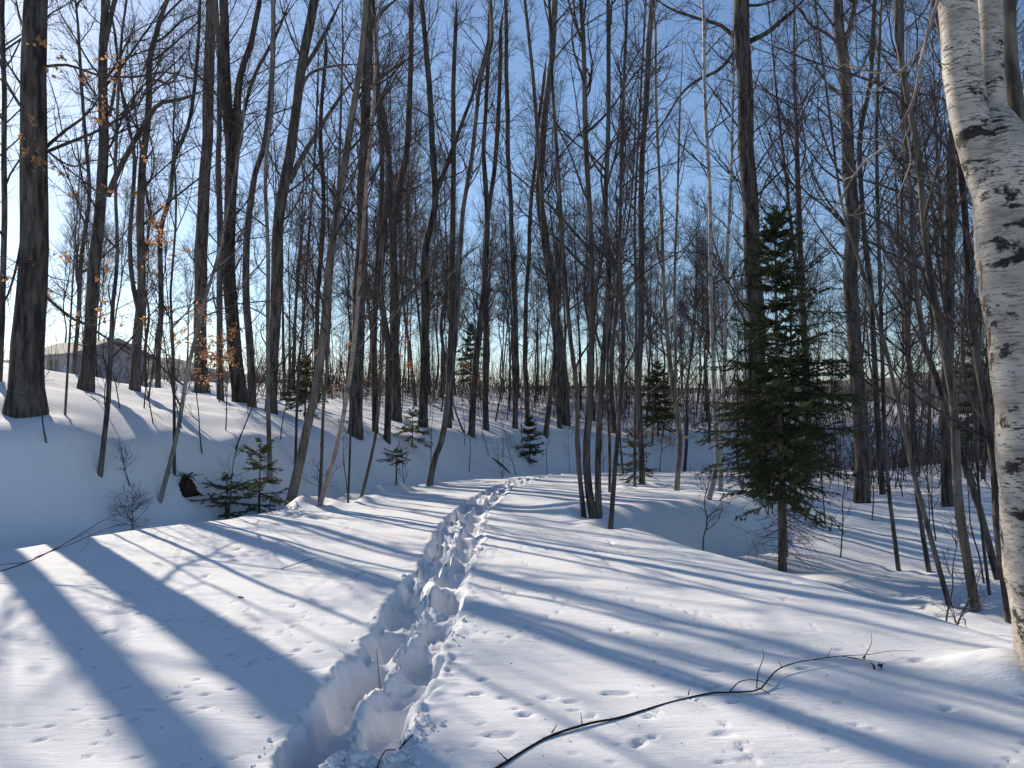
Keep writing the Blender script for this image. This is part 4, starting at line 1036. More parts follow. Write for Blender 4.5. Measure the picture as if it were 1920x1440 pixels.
BEECH = [(-8.9, 18.6, 4.6, 420, 'beech sapling holding orange leaves in front of the tall trunk by the house'),
         (-8.0, 13.6, 6.2, 420, 'beech sapling with faint orange leaves right beside the thickest trunk'),
         (-9.3, 24.5, 2.8, 620, 'bushy beech sapling with bright orange leaves left of the straight dark trunk'),
         (-8.3, 21.5, 2.6, 330, 'beech sapling with orange leaves in front of the twin-stemmed tree'),
         (-5.9, 26.5, 3.2, 260, 'beech sapling with orange leaves behind the banded leaning trunk'),
         (-4.6, 31.5, 4.0, 420, 'beech sapling with orange leaves under the wishbone tree'),
         (-5.4, 30.5, 2.6, 150, 'low beech sapling with rusty leaves left of the wishbone tree'),
         (-1.5, 38.0, 3.4, 260, 'beech sapling with rusty leaves behind the slim trunks on the bank crest'),
         (6.4, 33.0, 3.2, 160, 'beech sapling with rusty leaves past the trail shoulder')]
for k, (x, y, h, nl, label) in enumerate(BEECH):
    rs = np.random.default_rng(5200 + k)
    root = thing('beech_sapling', label, 'sapling', (x, y, gz(x, y)), 'beech saplings with dry leaves')
    lean = rs.normal(0, 0.08, 2)
    e = np.array([(lean[0] * h * t, lean[1] * h * t, h * t * 0.9, 0.022 - 0.017 * t) for t in np.linspace(0, 1, 6)])
    tp = Pile()
    stem_tube(tp, e, 6, rs)
    link('trunk', tp.mesh('trunk'), root, M['grey'])
    st = dict(STYLE['sap'])
    st.update(_h=h, l1=0.45 * h, n1=13, n2=5, n3=3, ang=(50, 85), h0=0.18)
    pile, P2, P3 = grow_crown(rs, [(e, 1.0)], st)
    link('crown', pile.mesh('crown'), root, M['twig'])
    cand = np.concatenate([P2.reshape(-1, 3), P3.reshape(-1, 3)])
    heart = cand[rs.integers(0, len(cand), max(6, nl // 9))]
    near_ = heart[rs.integers(0, len(heart), nl)] + rs.normal(0, 0.09, (nl, 3))
    pick = np.array([cand[np.argmin(((cand - p_) ** 2).sum(1))] for p_ in near_]) + rs.normal(0, 0.018, (nl, 3))
    v, t = leaf_cards(rs, pick, 0.078)
    o = link('leaves', make_mesh('leaves', v, tris=t, smooth=False), root, M['leaf'], kind='stuff')

# ------------------------------------------------------------------ conifers
def build_conifer(name, label, loc, h, spread, crown0, seed, nwhorl=26, per=5, needle=0.028, mat='needle', dead=0.0, lean=(0, 0), r0=0.05,
                  shape=0.8, group=None, dens=1.0, extra=(), tiers=0):
    rs = np.random.default_rng(seed)
    root = thing(name, label, 'conifer', loc, group)
    sp = np.array([(lean[0] * h * t, lean[1] * h * t, h * t, r0 * (1 - 0.93 * t) + 0.003) for t in np.linspace(0, 1, 8)])
    tp = Pile()
    q = stem_tube(tp, sp, 9, rs, 0.25)
    for ex in extra:
        stem_tube(tp, np.array(ex), 7, rs, 0.2)
    link('trunk', tp.mesh('trunk'), root, M['spruce_bark'])
    bp, npile = Pile(), Pile()
    # live whorls
    zs = crown0 + (h * 0.985 - crown0) * np.sort(rs.random(nwhorl * per) ** 0.92)
    N = len(zs)
    if tiers:
        lev = (zs - crown0) / (h - crown0) * tiers
        zs = np.clip(crown0 + (h - crown0) * (np.round(lev) + rs.normal(0, 0.13, N)) / tiers, crown0 * 0.9, h * 0.985)
    f = np.clip((zs - crown0) / (h - crown0), 0, 1)
    prof = np.clip((1 - f), 0.02, 1) ** shape * np.clip(0.55 + f * 2.2, 0, 1)
    ln = spread * prof * np.where(rs.random(N) < 0.3, rs.uniform(0.25, 0.6, N), rs.uniform(0.6, 1.25, N)) + 0.04
    base = np.stack([np.interp(zs, sp[:, 2], sp[:, 0]), np.interp(zs, sp[:, 2], sp[:, 1]), zs], 1)
    az = np.arange(N) * 2.399 + rs.normal(0, 0.35, N)
    ang = np.radians(np.interp(f, [0, 0.5, 1], [100, 84, 40])) + rs.normal(0, 0.16, N)
    tan = np.tile(np.array([[0, 0, 1.0]]), (N, 1))
    P1, R1 = sprout(rs, base, tan, ln, ang, 8, 0.004 + 0.008 * ln, 0.0022, 0.0, 0.05, az)
    sag = (np.linspace(0, 1, 8)[None, :] ** 1.6 * 0.16 - np.linspace(0, 1, 8)[None, :] ** 3 * 0.13) * ln[:, None] * 1.6
    P1[:, :, 2] -= sag
    bp.add(*tubes(P1[:, ::2] if P1.shape[1] % 2 else P1[:, [0, 2, 4, 6, 7]], R1[:, [0, 2, 4, 6, 7]], 3))
    per2 = 13
    b, tn, r, t, par = children(rs, P1, R1, per2, 0.12, 1.0)
    l2 = np.maximum(0.05, ln[par] * rs.uniform(0.16, 0.36, len(par)) * (1.1 - 0.55 * t))
    out = nrm(P1[par, -1] - P1[par, 0])
    side = nrm(np.cross(out, np.array([0, 0, 1.0]))) * np.where(rs.random(len(par)) < 0.5, 1, -1)[:, None]
    d = nrm(out * 0.75 + side * 0.8 + rs.normal(0, 0.18, (len(par), 3)) + np.array([0, 0, -0.16]))
    tt = np.linspace(0, 1, 2)[None, :, None]
    P2 = b[:, None, :] + d[:, None, :] * l2[:, None, None] * tt + np.array([0, 0, -0.10]) * (tt ** 2) * l2[:, None, None]
    R2 = np.full((len(par), 2), 0.0022)
    bp.add(*tubes(P2, R2, 3))
    # needles along the twigs and along the outer half of the boughs
    def needles(P_, per_len, lengths, lo=0.0):
        cnt = np.maximum(3, (lengths * per_len * dens).astype(int))
        idx = np.repeat(np.arange(len(P_)), cnt)
        n = P_.shape[1]
        t_ = lo + (1 - lo) * rs.random(len(idx))
        g = t_ * (n - 1)
        i = np.minimum(g.astype(int), n - 2)
        u = (g - i)[:, None]
        a, c = P_[idx, i], P_[idx, i + 1]
        p = a * (1 - u) + c * u
        tg = nrm(c - a)
        rd = rs.normal(size=(len(idx), 3))
        rd = nrm(rd - tg * (rd * tg).sum(1, keepdims=True))
        dd = nrm(tg * 0.75 + rd * 0.8 + np.array([0, 0, 0.12]))
        L = needle * rs.uniform(0.7, 1.35, (len(idx), 1))
        w = nrm(np.cross(dd, rs.normal(size=(len(idx), 3)))) * needle * 0.15
        v = np.stack([p - w, p + w, p + dd * L], 1).reshape(-1, 3)
        npile.add(v, t=np.arange(len(v)).reshape(-1, 3))
    needles(P2, 210, l2)
    needles(P1, 150, ln, 0.25)
    link('branches', bp.mesh('branches'), root, M['spruce_bark'])
    link('crown', npile.mesh('crown', False), root, M[mat])
    if dead > 0:
        nd = 46
        z = rs.uniform(0.35, crown0 + 0.3, nd)
        base = np.stack([np.interp(z, sp[:, 2], sp[:, 0]), np.interp(z, sp[:, 2], sp[:, 1]), z], 1)
        l = dead * rs.uniform(0.3, 1.0, nd)
        P1, R1 = sprout(rs, base, np.tile([[0, 0, 1.0]], (nd, 1)), l, np.radians(rs.uniform(88, 118, nd)), 7, np.full(nd, 0.0065), 0.002, -0.015, 0.07, rs.random(nd) * 6.28)
        dp = Pile()
        dp.add(*tubes(P1, R1, 4))
        b, tn, r, t, par = children(rs, P1, R1, 7, 0.2, 1.0)
        P2, R2 = sprout(rs, b, tn, l[par] * rs.uniform(0.12, 0.4, len(par)), np.radians(rs.uniform(35, 65, len(par))), 4, np.full(len(par), 0.003), 0.0014, -0.03, 0.1)
        dp.add(*tubes(P2, R2, 3))
        link('dead_branches', dp.mesh('dead_branches'), root, M['twig_red'])
    return root


SX, SY = 4.57, 12.9
build_conifer('spruce_tree', 'big dark green spruce with bare lower stem standing below the trail shoulder', (SX, SY, gz(SX, SY)), 6.2, 1.62, 1.25, 31,
              nwhorl=58, per=5, dead=1.15, lean=(-0.012, 0.0), r0=0.062, shape=0.60, needle=0.044, dens=0.85, tiers=17)
SX2, SY2 = 4.95, 13.9
build_conifer('spruce_tree', 'thin second spruce crowding the back of the big dark spruce', (SX2, SY2, gz(SX2, SY2)), 4.2, 1.15, 1.3, 32,
              nwhorl=30, per=5, dead=0.8, r0=0.045, shape=0.7, needle=0.038, dens=0.8, tiers=11)
SMALL = [
    ('fir_sapling', 'small green fir at the left trail edge by the banded leaning trunk', -4.72, 14.25, 1.62, 0.90, 0.12, 33, 6, 'needle_pale', 0.030),
    ('fir_sapling', 'low spreading fir sprig left of the small trailside fir', -5.2, 13.9, 0.85, 0.85, 0.22, 34, 3, 'needle_pale', 0.030),
    ('spruce_sapling', 'small dark spruce on the shaded end of the bank', 0.72, 31.4, 1.75, 0.72, 0.12, 35, 13, 'needle', 0.040),
    ('spruce_sapling', 'drooping little spruce on the bank behind the leaning grey pole', -3.35, 25.6, 1.3, 0.75, 0.10, 36, 5, 'needle_pale', 0.036),
    ('fir_sapling', 'yellow-green fir on the bank crest behind the banded leaning trunk', -6.1, 22.4, 1.9, 0.80, 0.35, 37, 11, 'needle_pale', 0.038),
    ('fir_sapling', 'small pale fir with open twigs beyond the trail shoulder', 3.45, 21.4, 1.5, 0.8, 0.2, 38, 7, 'needle_pale', 0.032),
    ('fir_sapling', 'tiny umbrella-shaped fir in the ditch beside two snow mounds', -2.75, 18.1, 0.85, 0.42, 0.55, 39, 4, 'needle_pale', 0.026),
    ('spruce_tree', 'dark conifer deep in the wood behind the slim trunks', -2.4, 44.0, 4.5, 1.1, 1.2, 40, 18, 'needle', 0.055),
    ('spruce_tree', 'olive green conifer in the wood past the trail shoulder', 7.6, 39.5, 3.8, 1.5, 0.4, 41, 16, 'needle_pale', 0.055),
    ('spruce_tree', 'dark spruce far back in the lower wood left of the white birch', 17.4, 28.5, 5.2, 1.2, 0.8, 44, 18, 'needle_pale', 0.050),
]
for name, label, x, y, h, sp_, c0, seed, nw, mat, nd in SMALL:
    build_conifer(name, label, (x, y, gz(x, y)), h, sp_, c0, seed, nwhorl=int(nw * 1.7), mat=mat, needle=nd * (1.1 if y < 28 else 1.5), dens=1.1 if y < 28 else 0.45, shape=0.5, tiers=max(4, int(3 + h * 2)), r0=0.012 + 0.008 * h, group='small conifers in the wood')

# tiny bare seedling poking out of the ditch
x, y = -6.2, 12.45
rs = np.random.default_rng(61)
root = thing('bare_seedling', 'tiny bare twiggy seedling poking over the left trail edge', 'seedling', (x, y, gz(x, y)))
e = np.array([(0, 0, 0, 0.009), (0.01, 0, 0.25, 0.007), (-0.01, 0.01, 0.45, 0.004), (0, 0, 0.62, 0.002)])
tp = Pile()
stem_tube(tp, e, 6, rs)
link('trunk', tp.mesh('trunk'), root, M['twig'])
st = dict(STYLE['sap'])
st.update(_h=0.7, l1=0.36, n1=22, n2=5, n3=3, ang=(50, 80), h0=0.1, tr=0.0022)
link('crown', grow_crown(rs, [(e, 1.0)], st)[0].mesh('crown'), root, M['twig_red'])

# ------------------------------------------------------------------ thicket of thin stems far in the wood: a mass nobody could count
def thicket(name, label, n, b0, b1, d0, d1, h0, h1, seed, mat):
    rs = np.random.default_rng(seed)
    d = d0 + (d1 - d0) * rs.random(n) ** 0.9
    x = d * rs.uniform(b0, b1, n)
    xl = np.interp(d, LEFT_EDGE[0], LEFT_EDGE[1])
    xr = np.interp(d, RIGHT_EDGE[0], RIGHT_EDGE[1])
    ok = ~((x > xl - 1.5) & (x < xr + 0.5) & (d < 70))
    x, d = x[ok], d[ok]
    n = len(x)
    z = land(x, d)
    h = rs.uniform(h0, h1, n) * rs.uniform(0.5, 1, n)
    base = np.stack([x, d, z - 0.05], 1)
    tan = nrm(np.stack([rs.normal(0, 0.26, n), rs.normal(0, 0.26, n), np.ones(n)], 1))
    P1, R1 = sprout(rs, base, tan, h, np.full(n, 0.05), 4, 0.006 + 0.0035 * h, 0.003, 0.03, 0.05)
    pile = Pile()
    pile.add(*tubes(P1, R1, 3))
    b, tn, r, t, par = children(rs, P1, R1, 5, 0.25, 1.0)
    P2, R2 = sprout(rs, b, tn, h[par] * rs.uniform(0.10, 0.32, len(par)), np.radians(rs.uniform(25, 60, len(par))), 2, np.minimum(r * 0.8, 0.006), 0.003, 0.06, 0.1)
    pile.add(*tubes(P2, R2, 3))
    o = link(name, pile.mesh(name), mat=mat, kind='stuff')
    o["label"] = label
    o["category"] = "thicket"


thicket('brush_thicket', 'reddish thicket of thin stems behind the bank and trail bend', 2700, -0.34, 0.36, 40, 95, 1.8, 6.0, 71, M['twig_red'])
thicket('brush_thicket', 'brown thicket of thin stems filling the lower wood on the right', 2300, 0.30, 0.80, 22, 80, 1.5, 6.0, 72, M['twig'])
thicket('brush_thicket', 'sparse thicket of thin stems along the hill crest by the house', 500, -0.75, -0.30, 34, 70, 1.5, 5.0, 73, M['twig'])


def low_brush(name, label, n, b0, b1, d0, d1, seed, mat):
    """knee-high tangle of twigs covering the far forest floor"""
    rs = np.random.default_rng(seed)
    d = d0 + (d1 - d0) * rs.random(n)
    x = d * rs.uniform(b0, b1, n)
    xl = np.interp(d, LEFT_EDGE[0], LEFT_EDGE[1])
    xr = np.interp(d, RIGHT_EDGE[0], RIGHT_EDGE[1])
    patch = vnoise(x, d, 0.12, 5, 5) + 0.5 * vnoise(x, d, 0.4, 2, 7)
    ok = ~((x > xl - 3.5) & (x < xr + 1.0) & (d < 70)) & (patch > -0.45)
    x, d = x[ok], d[ok]
    n = len(x)
    base = np.stack([x, d, land(x, d) + rs.uniform(-0.05, 0.55, n)], 1)
    dirn = nrm(rs.normal(size=(n, 3)) * np.array([1, 1, 0.6]) + np.array([0, 0, 0.55]))
    L = rs.uniform(0.35, 1.25, (n, 1))
    mid = base + dirn * L * 0.5 + rs.normal(0, 0.06, (n, 3))
    P_ = np.stack([base, mid, base + dirn * L + np.array([0, 0, 0.08])], 1)
    R_ = np.repeat(rs.uniform(0.004, 0.0095, (n, 1)), 3, 1) * np.array([[1, 0.8, 0.5]])
    pile = Pile()
    pile.add(*tubes(P_[:, ::2], R_[:, ::2], 3))
    o = link(name, pile.mesh(name), mat=mat, kind='stuff')
    o["label"] = label
    o["category"] = "brush"


low_brush('low_brush', 'rusty knee-high brush covering the ground behind the bank', 15000, -0.30, 0.36, 37, 80, 81, M['twig_red'])
low_brush('low_brush', 'brown knee-high brush across the back of the lower wood', 11000, 0.28, 0.80, 23, 62, 82, M['twig_red'])

# ------------------------------------------------------------------ the white birch beside the trail
bx0, by0 = 3.22, 4.5
birch = thing('birch_tree', 'large white paper birch with black scars and three stems, beside the trail', 'birch', (bx0, by0, gz(bx0, by0)))
rs = np.random.default_rng(8)
bp_ = Pile()
for sp_ in BIRCH_ROWS[0:1]:
    stem_tube(bp_, np.array(sp_), 28, rs, 0.16, True, 60, 0.006)
link('trunk', bp_.mesh('trunk'), birch, M['birch'])
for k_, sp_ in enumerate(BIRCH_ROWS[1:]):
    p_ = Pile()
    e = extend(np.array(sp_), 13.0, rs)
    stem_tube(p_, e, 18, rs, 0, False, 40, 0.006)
    link('stem', p_.mesh('stem'), birch, M['lit'] if k_ == 2 else M['birch'])  # third stem gets a darker bark: its shade is put into the colour
st = dict(STYLE['mid'])
st.update(_h=13.0, h0=0.42, n1=18)
full = [(extend(np.array(s_), 13.0, rs), 0.8) for s_ in BIRCH_ROWS[1:]]
link('crown', grow_crown(rs, full, st)[0].mesh('crown'), birch, M['twig'])
lp = Pile()
q = stem_tube(lp, np.array(BIRCH_LIMB), 7, rs, 0, False, 26)
link('limb', lp.mesh('limb'), birch, M['paleg'])
st2 = dict(STYLE['sap'])
st2.update(_h=1.0, l1=0.8, n1=7, n2=3, n3=2, h0=0.0, ang=(25, 50))
link('limb_foliage', grow_crown(rs, [(q * 1.0, 1.0)], st2)[0].mesh('limb_foliage'), birch, M['paleg'], kind='stuff')
# peeling curls of bark on the left flank
for k, (t, w, l) in enumerate(BIRCH_CURLS):
    rk = np.random.default_rng(300 + k)
    n, m_ = 8, 7
    c = np.array(t)
    curl = []
    reach = rk.uniform(0.6, 1.0)
    for i in range(n):
        a_ = i / (n - 1)
        th = a_ * 4.2 * reach
        rr = 0.016 - 0.005 * a_
        for j in range(m_):
            s_ = j / (m_ - 1) - 0.5
            rag = 1 - (0.5 * a_ * rk.random())
            curl.append((c[0] + 0.004 - rr * math.sin(th) * rag - 0.010 * a_ * rag, c[1] - 0.05 - rr * (1 - math.cos(th)) * rag, c[2] + s_ * l * (1 - 0.3 * a_) + 0.012 * a_ * (k % 3 - 1)))
    q = [(i * m_ + j, i * m_ + j + 1, i * m_ + j + m_ + 1, i * m_ + j + m_) for i in range(n - 1) for j in range(m_ - 1)]
    o = link('bark_curl', make_mesh('bark_curl', np.array(curl), q), birch, M['curl'])
    o.modifiers.new('thick', 'SOLIDIFY').thickness = 0.0015

# ------------------------------------------------------------------ fallen branch across the snow
def ground_path(pts, lift):
    return [(x, y, gz(x, y) + l, r) for (x, y, r), l in zip(pts, lift)]


fb = thing('fallen_branch', 'long dark bare branch lying across the snow right of the track', 'branch', (1.0, 4.2, gz(1.0, 4.2)))
off = np.array([1.0, 4.2, gz(1.0, 4.2), 0])
main = [(-0.16, 3.35, 0.0074), (-0.05, 3.52, 0.0070), (0.10, 3.74, 0.0067), (0.21, 3.86, 0.0064), (0.40, 3.98, 0.0061), (0.57, 4.06, 0.0059), (0.86, 4.26, 0.0055), (1.12, 4.37, 0.0052),
        (1.26, 4.37, 0.0049), (1.41, 4.41, 0.0046), (1.50, 4.52, 0.0043), (1.63, 4.70, 0.0040), (1.81, 4.82, 0.0033), (1.98, 4.88, 0.0028), (2.12, 4.92, 0.0024), (2.29, 4.93, 0.0020), (2.45, 4.99, 0.0015), (2.60, 4.97, 0.0009)]
rs = np.random.default_rng(15)
fp = np.array(ground_path(main, [0.004, .005, -.002, .004, .010, .006, .001, .010, .014, .012, .026, .03, .034, .038, .04, .045, .05, .055])) - off
pl = Pile()
stem_tube(pl, fp, 8, rs, 0, False, 60)
link('stem', pl.mesh('stem'), fb, M['wet'])
for pts in [[(1.24, 4.37, .004, .02), (1.32, 4.44, .003, .05), (1.42, 4.46, .0025, .05), (1.5, 4.42, .0015, .03)],
            [(1.40, 4.41, .004, .02), (1.46, 4.56, .003, .06), (1.53, 4.68, .002, .10), (1.56, 4.78, .0012, .13)],
            [(1.42, 4.42, .003, .02), (1.46, 4.36, .002, .01)],
            [(2.10, 4.92, .003, .04), (2.22, 4.84, .0022, .04), (2.30, 4.74, .0014, .05)],
            [(2.27, 4.93, .003, .045), (2.38, 5.08, .002, .08), (2.44, 5.22, .0012, .12)],
            [(2.12, 4.92, .003, .04), (2.20, 4.90, .002, .025), (2.27, 4.80, .0012, .02)],
            [(0.20, 3.86, .004, .012), (0.23, 3.93, .0015, .025)], [(-0.02, 3.56, .004, .008), (-0.07, 3.62, .0015, .03)], [(0.36, 3.96, .0035, .012), (0.36, 4.04, .0012, .04)],
            [(0.70, 4.15, .003, .008), (0.74, 4.10, .0012, .025)], [(1.66, 4.72, .003, .03), (1.66, 4.80, .0012, .06)], [(1.90, 4.85, .0025, .036), (1.96, 4.80, .001, .05)], [(2.00, 4.88, .0025, .038), (2.08, 4.99, .001, .075)], [(0.99, 4.32, .004, .02), (1.01, 4.37, .0015, .035)],
            [(0.52, 4.03, .0035, .014), (0.54, 3.99, .0015, .02)]]:
    q = np.array([(x, y, gz(x, y) + l, r) for x, y, r, l in pts]) - off
    pl = Pile()
    stem_tube(pl, q, 5, rs, 0, False, 10)
    link('twig', pl.mesh('twig'), fb, M['wet'])
v, t = leaf_cards(rs, np.array([(2.24, 4.80, gz(2.24, 4.8) + .045), (2.27, 4.77, gz(2.24, 4.8) + .05), (2.22, 4.83, gz(2.24, 4.8) + .045), (2.30, 4.76, gz(2.24, 4.8) + .04)]) - off[:3], 0.06)
link('dry_leaves', make_mesh('dry_leaves', v, tris=t, smooth=False), fb, M['twig'])

# bits of stick in and beside the track
def stick(label, pts, sides=6, mat='dark', name='stick'):
    p = [(x, y, float(surface(np.array([x]), np.array([y]))[0]) + l, r) for x, y, r, l in pts]
    o3 = np.array([*p[0][:3], 0])
    pl = Pile()
    q = resample(np.array(p) - o3, 8)
    q = np.vstack([q[0] * [1, 1, 1, 0.02], q, q[-1] * [1, 1, 1, 0.02]])
    pl.add(*tubes(q[None, :, :3] , q[None, :, 3], sides))
    o = link(name, pl.mesh(name), mat=M[mat], loc=p[0][:3])
    return tag(o, label, 'stick', 'bits of stick on the snow')


stick('short thick black stick lying in the track near the camera', [(-0.63, 3.78, .011, .010), (-0.58, 3.81, .012, .012), (-0.53, 3.85, .008, .012)])
stick('small bent dark twig right of the short thick stick', [(-0.55, 3.74, .003, .008), (-0.50, 3.78, .003, .012), (-0.485, 3.83, .002, .02)])
stick('thin dark twig stuck in the left wall of the track', [(-0.86, 5.05, .003, .01), (-0.90, 5.15, .003, .06), (-0.92, 5.22, .002, .10)])
stick('thin dark twig at the right lip of the track', [(-0.42, 5.55, .003, .012), (-0.48, 5.72, .0025, .02), (-0.52, 5.85, .002, .02)])
stick('wispy twig lying on the smooth snow left of the track', [(-2.42, 8.0, .004, .012), (-2.30, 8.2, .004, .03), (-2.18, 8.45, .003, .05), (-2.12, 8.5, .002, .04)])
stick('dark twig scrap beside the snow heap at the near end of the track', [(-0.62, 3.46, .003, .03), (-0.58, 3.50, .003, .045), (-0.53, 3.52, .002, .05)])
stick('tiny dark leaf scrap in the broad trunk shadow left of the track', [(-2.43, 6.80, .006, .008), (-2.40, 6.78, .008, .010), (-2.37, 6.77, .004, .012)])

# twig spray rising at the left picture edge
tw = thing('arching_branch', 'thin forked bare branch arching up from the snow at the left trail edge', 'branch', (-5.35, 7.3, gz(-5.35, 7.3)))
off = np.array([-5.35, 7.3, gz(-5.35, 7.3), 0])
for k, pts in enumerate([[(-5.35, 7.3, .008, -.02), (-4.85, 7.5, .007, .12), (-4.62, 7.7, .006, .24), (-4.45, 7.85, .005, .36), (-4.25, 7.95, .004, .50), (-4.05, 8.0, .002, .58)],
                         [(-4.75, 7.6, .004, .18), (-4.5, 7.8, .004, .28), (-4.4, 8.0, .003, .34), (-4.2, 8.15, .002, .42), (-4.0, 8.2, .0015, .40)],
                         [(-4.45, 7.85, .003, .34), (-4.32, 7.8, .0025, .40), (-4.30, 7.75, .002, .30), (-4.34, 7.7, .0015, .22)],
                         [(-5.6, 7.7, .003, .04), (-5.2, 7.6, .004, .10), (-4.8, 7.55, .004, .14)]]):
    q = np.array([(x, y, off[2] + l, r) for x, y, r, l in pts]) - off
    pl = Pile()
    stem_tube(pl, q, 6, np.random.default_rng(k), 0, False, 20)
    link('stem' if k == 0 else 'twig', pl.mesh('stem' if k == 0 else 'twig'), tw, M['twig'])

# curved fallen limb leaning down the bank beyond the trail
fl = thing('fallen_limb', 'long curved dead limb leaning down the bank into the ditch', 'branch', (-0.12, 29.2, gz(-0.12, 29.2)))
off = np.array([-0.12, 29.2, gz(-0.12, 29.2), 0])
q = np.array([(-0.12, 29.2, off[2] - .05, .05), (-0.45, 29.4, off[2] + .35, .05), (-1.1, 29.8, off[2] + .75, .045), (-1.8, 30.3, off[2] + 1.35, .04), (-2.15, 30.8, off[2] + 2.0, .035), (-2.4, 31.2, off[2] + 2.7, .02)]) - off
pl = Pile()
stem_tube(pl, q, 8, np.random.default_rng(3), 0, False, 26)
link('stem', pl.mesh('stem'), fl, M['dark'])
st3 = dict(STYLE['sap'])
st3.update(_h=2.0, l1=0.8, n1=6, n2=3, n3=2, h0=0.1)
link('crown', grow_crown(np.random.default_rng(4), [(q, 1.0)], st3)[0].mesh('crown'), fl, M['twig'])

# dark stump with evergreen sprigs in the shaded ditch
sx, sy = -5.85, 13.75
sz = gz(sx, sy)
stump = thing('tree_stump', 'dark rotten stump topped with evergreen sprigs in the shaded ditch', 'stump', (sx, sy, sz))
rs = np.random.default_rng(19)
pl = Pile()
n, m_ = 12, 14
vv = []
for i in range(n):
    t = i / (n - 1)
    for j in range(m_):
        a = j / m_ * 2 * math.pi
        r = (0.20 * (1 - t) ** 0.5 * (1 + 0.25 * math.sin(2 * a + 1) + 0.15 * math.sin(3 * a)) + 0.06 * math.exp(-t * 8) * (1 + math.sin(4 * a))) * (1 + rs.normal(0, 0.07)) + 0.01
        vv.append((r * math.cos(a) - 0.08 * t, r * math.sin(a), -0.12 + 0.52 * t + 0.02 * rs.normal()))
q = [(i * m_ + j, i * m_ + (j + 1) % m_, (i + 1) * m_ + (j + 1) % m_, (i + 1) * m_ + j) for i in range(n - 1) for j in range(m_)]
pl.add(vv, q)
stump_mat = bark_material('stump_wood', (0.010, 0.007, 0.006), (0.050, 0.033, 0.026), (0.05, 0.035, 0.02), 0.4, 8.0, 0.8)
link('trunk', pl.mesh('trunk'), stump, stump_mat)
pl2 = Pile()
pl2.add(*tubes(np.array([[(0.05, 0, 0.05), (0.16, -0.05, 0.0), (0.28, -0.10, -0.08)]]), np.array([[0.07, 0.06, 0.05]]), 8))
link('root', pl2.mesh('root'), stump, stump_mat)
N = 22
base = np.column_stack([rs.normal(-0.05, 0.08, N), rs.normal(0, 0.06, N), np.full(N, 0.36)])
P1, R1 = sprout(rs, base, np.tile([[0, 0, 1.0]], (N, 1)), rs.uniform(0.15, 0.42, N), np.radians(rs.uniform(40, 100, N)), 6, np.full(N, 0.004), 0.0015, -0.06, 0.05, rs.random(N) * 6.28)
pl3 = Pile()
pl3.add(*tubes(P1, R1, 4))
link('sprigs', pl3.mesh('sprigs'), stump, M['spruce_bark'])
idx = rs.integers(0, N, 1500)
g = rs.random(1500) * 5
i = np.minimum(g.astype(int), 4)
u = (g - i)[:, None]
p = P1[idx, i] * (1 - u) + P1[idx, i + 1] * u
dd = nrm(nrm(P1[idx, i + 1] - P1[idx, i]) * 0.7 + nrm(rs.normal(size=(1500, 3))) * 0.8)
w = nrm(np.cross(dd, rs.normal(size=(1500, 3)))) * 0.004
vv = np.stack([p - w, p + w, p + dd * 0.035], 1).reshape(-1, 3)
link('crown', make_mesh('crown', vv, tris=np.arange(len(vv)).reshape(-1, 3), smooth=False), stump, M['needle_pale'])

stump.scale = (0.72, 0.72, 0.72)

# ------------------------------------------------------------------ grey house on the hill
hx_, hy_ = -26.8, 47.6
hz_ = gz(-24.3, 46.0)
house = thing('house', 'low grey house with a shallow gable roof on the hill behind the trees', 'house', (hx_, hy_, hz_))
house.rotation_euler = (0, 0, math.radians(-32.6))
wall_mat = flat_material('house_wall', (0.46, 0.45, 0.47), (0.56, 0.55, 0.56), 1.2, 0.8)
trim_mat = flat_material('house_trim', (0.30, 0.29, 0.28), (0.38, 0.37, 0.35), 2.0, 0.7)
roof_mat = flat_material('house_roof', (0.22, 0.22, 0.20), (0.32, 0.32, 0.29), 3.0, 0.9)
glass_mat, gnt, gbs = new_mat('house_glass')
gbs.inputs["Base Color"].default_value = (0.03, 0.035, 0.045, 1)
gbs.inputs["Roughness"].default_value = 0.08


def box(lo, hi):
    x0, y0, z0 = lo
    x1, y1, z1 = hi
    v = [(x0, y0, z0), (x1, y0, z0), (x1, y1, z0), (x0, y1, z0), (x0, y0, z1), (x1, y0, z1), (x1, y1, z1), (x0, y1, z1)]
    f = [(0, 3, 2, 1), (4, 5, 6, 7), (0, 1, 5, 4), (1, 2, 6, 5), (2, 3, 7, 6), (3, 0, 4, 7)]
    return np.array(v, float), np.array(f)


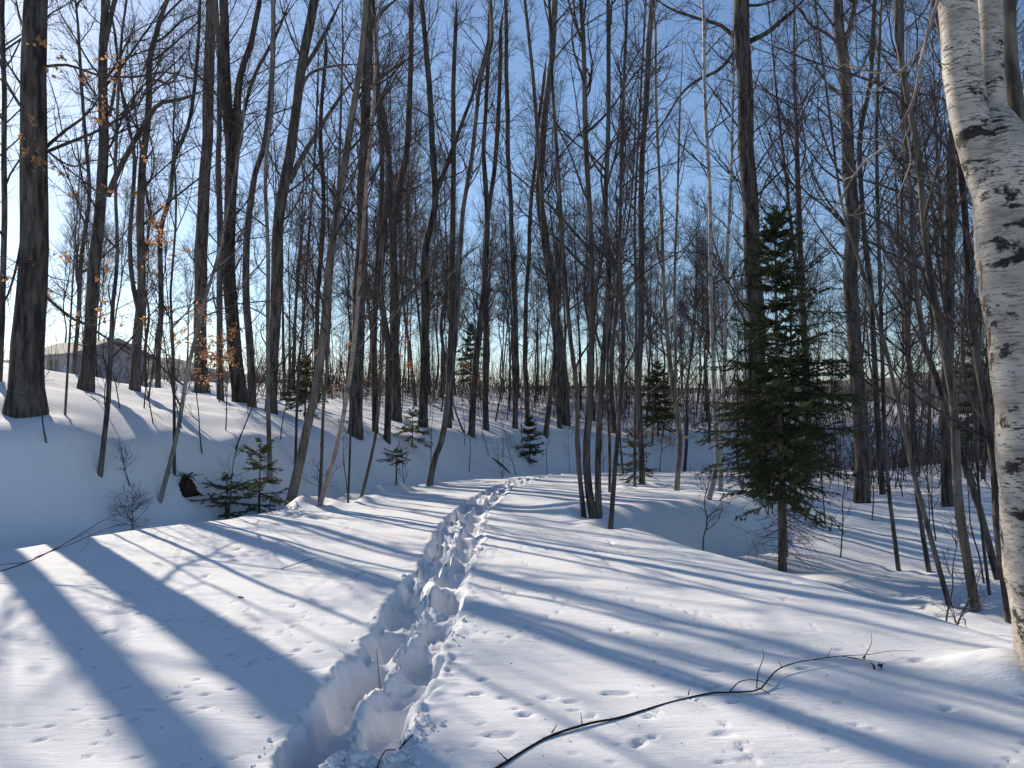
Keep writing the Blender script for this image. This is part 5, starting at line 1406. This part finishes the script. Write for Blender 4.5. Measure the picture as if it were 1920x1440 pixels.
HW, HL, WH, RH = 2.1, 2.9, 1.75, 0.85      # half width (gable), half length, wall height, roof rise
pl = Pile()
v = [(-HL, -HW, -1.2), (HL, -HW, -1.2), (HL, HW, -1.2), (-HL, HW, -1.2), (-HL, -HW, WH), (HL, -HW, WH), (HL, HW, WH), (-HL, HW, WH), (-HL, 0, WH + RH), (HL, 0, WH + RH)]
pl.add(v, q=[(0, 1, 5, 4), (2, 3, 7, 6), (1, 2, 6, 5), (3, 0, 4, 7)], t=[(5, 6, 9), (7, 4, 8)])
link('wall', pl.mesh('wall', False), house, wall_mat)
for s in (-1, 1):
    pl = Pile()
    o_ = 0.50
    y0, y1 = s * (HW + o_), 0.0
    z0, z1 = WH - o_ * RH / HW + 0.03, WH + RH + 0.03
    v = [(-HL - 0.5, y0, z0), (HL + 0.7, y0, z0), (HL + 0.7, y1, z1), (-HL - 0.5, y1, z1)]
    v = v + [(a, b, c + 0.14) for a, b, c in v]
    pl.add(v, q=[(0, 1, 2, 3), (4, 5, 6, 7), (0, 1, 5, 4), (1, 2, 6, 5), (2, 3, 7, 6), (3, 0, 4, 7)])
    link('roof', pl.mesh('roof', False), house, roof_mat)
    pl = Pile()
    v = [(HL + 0.71, y0, z0 - 0.10), (HL + 0.71, y1, z1 - 0.10), (HL + 0.71, y1, z1 + 0.15), (HL + 0.71, y0, z0 + 0.15)]
    v = v + [(a + 0.04, b, c) for a, b, c in v]
    pl.add(v, q=[(0, 1, 2, 3), (4, 5, 6, 7), (0, 1, 5, 4), (2, 3, 7, 6)])
    link('bargeboard', pl.mesh('bargeboard', False), house, trim_mat)
for cx in (-1.9, 0.3):
    pl = Pile()
    pl.add(*box((cx - 0.55, -HW - 0.05, 0.55), (cx + 0.55, -HW - 0.003, 1.45)))
    w_ = link('window', pl.mesh('window', False), house, trim_mat)
    for sx_ in (-1, 1):
        pl = Pile()
        pl.add(*box((cx + sx_ * 0.26 - 0.23, -HW - 0.065, 0.62), (cx + sx_ * 0.26 + 0.23, -HW - 0.052, 1.38)))
        link('pane', pl.mesh('pane', False), w_, glass_mat)
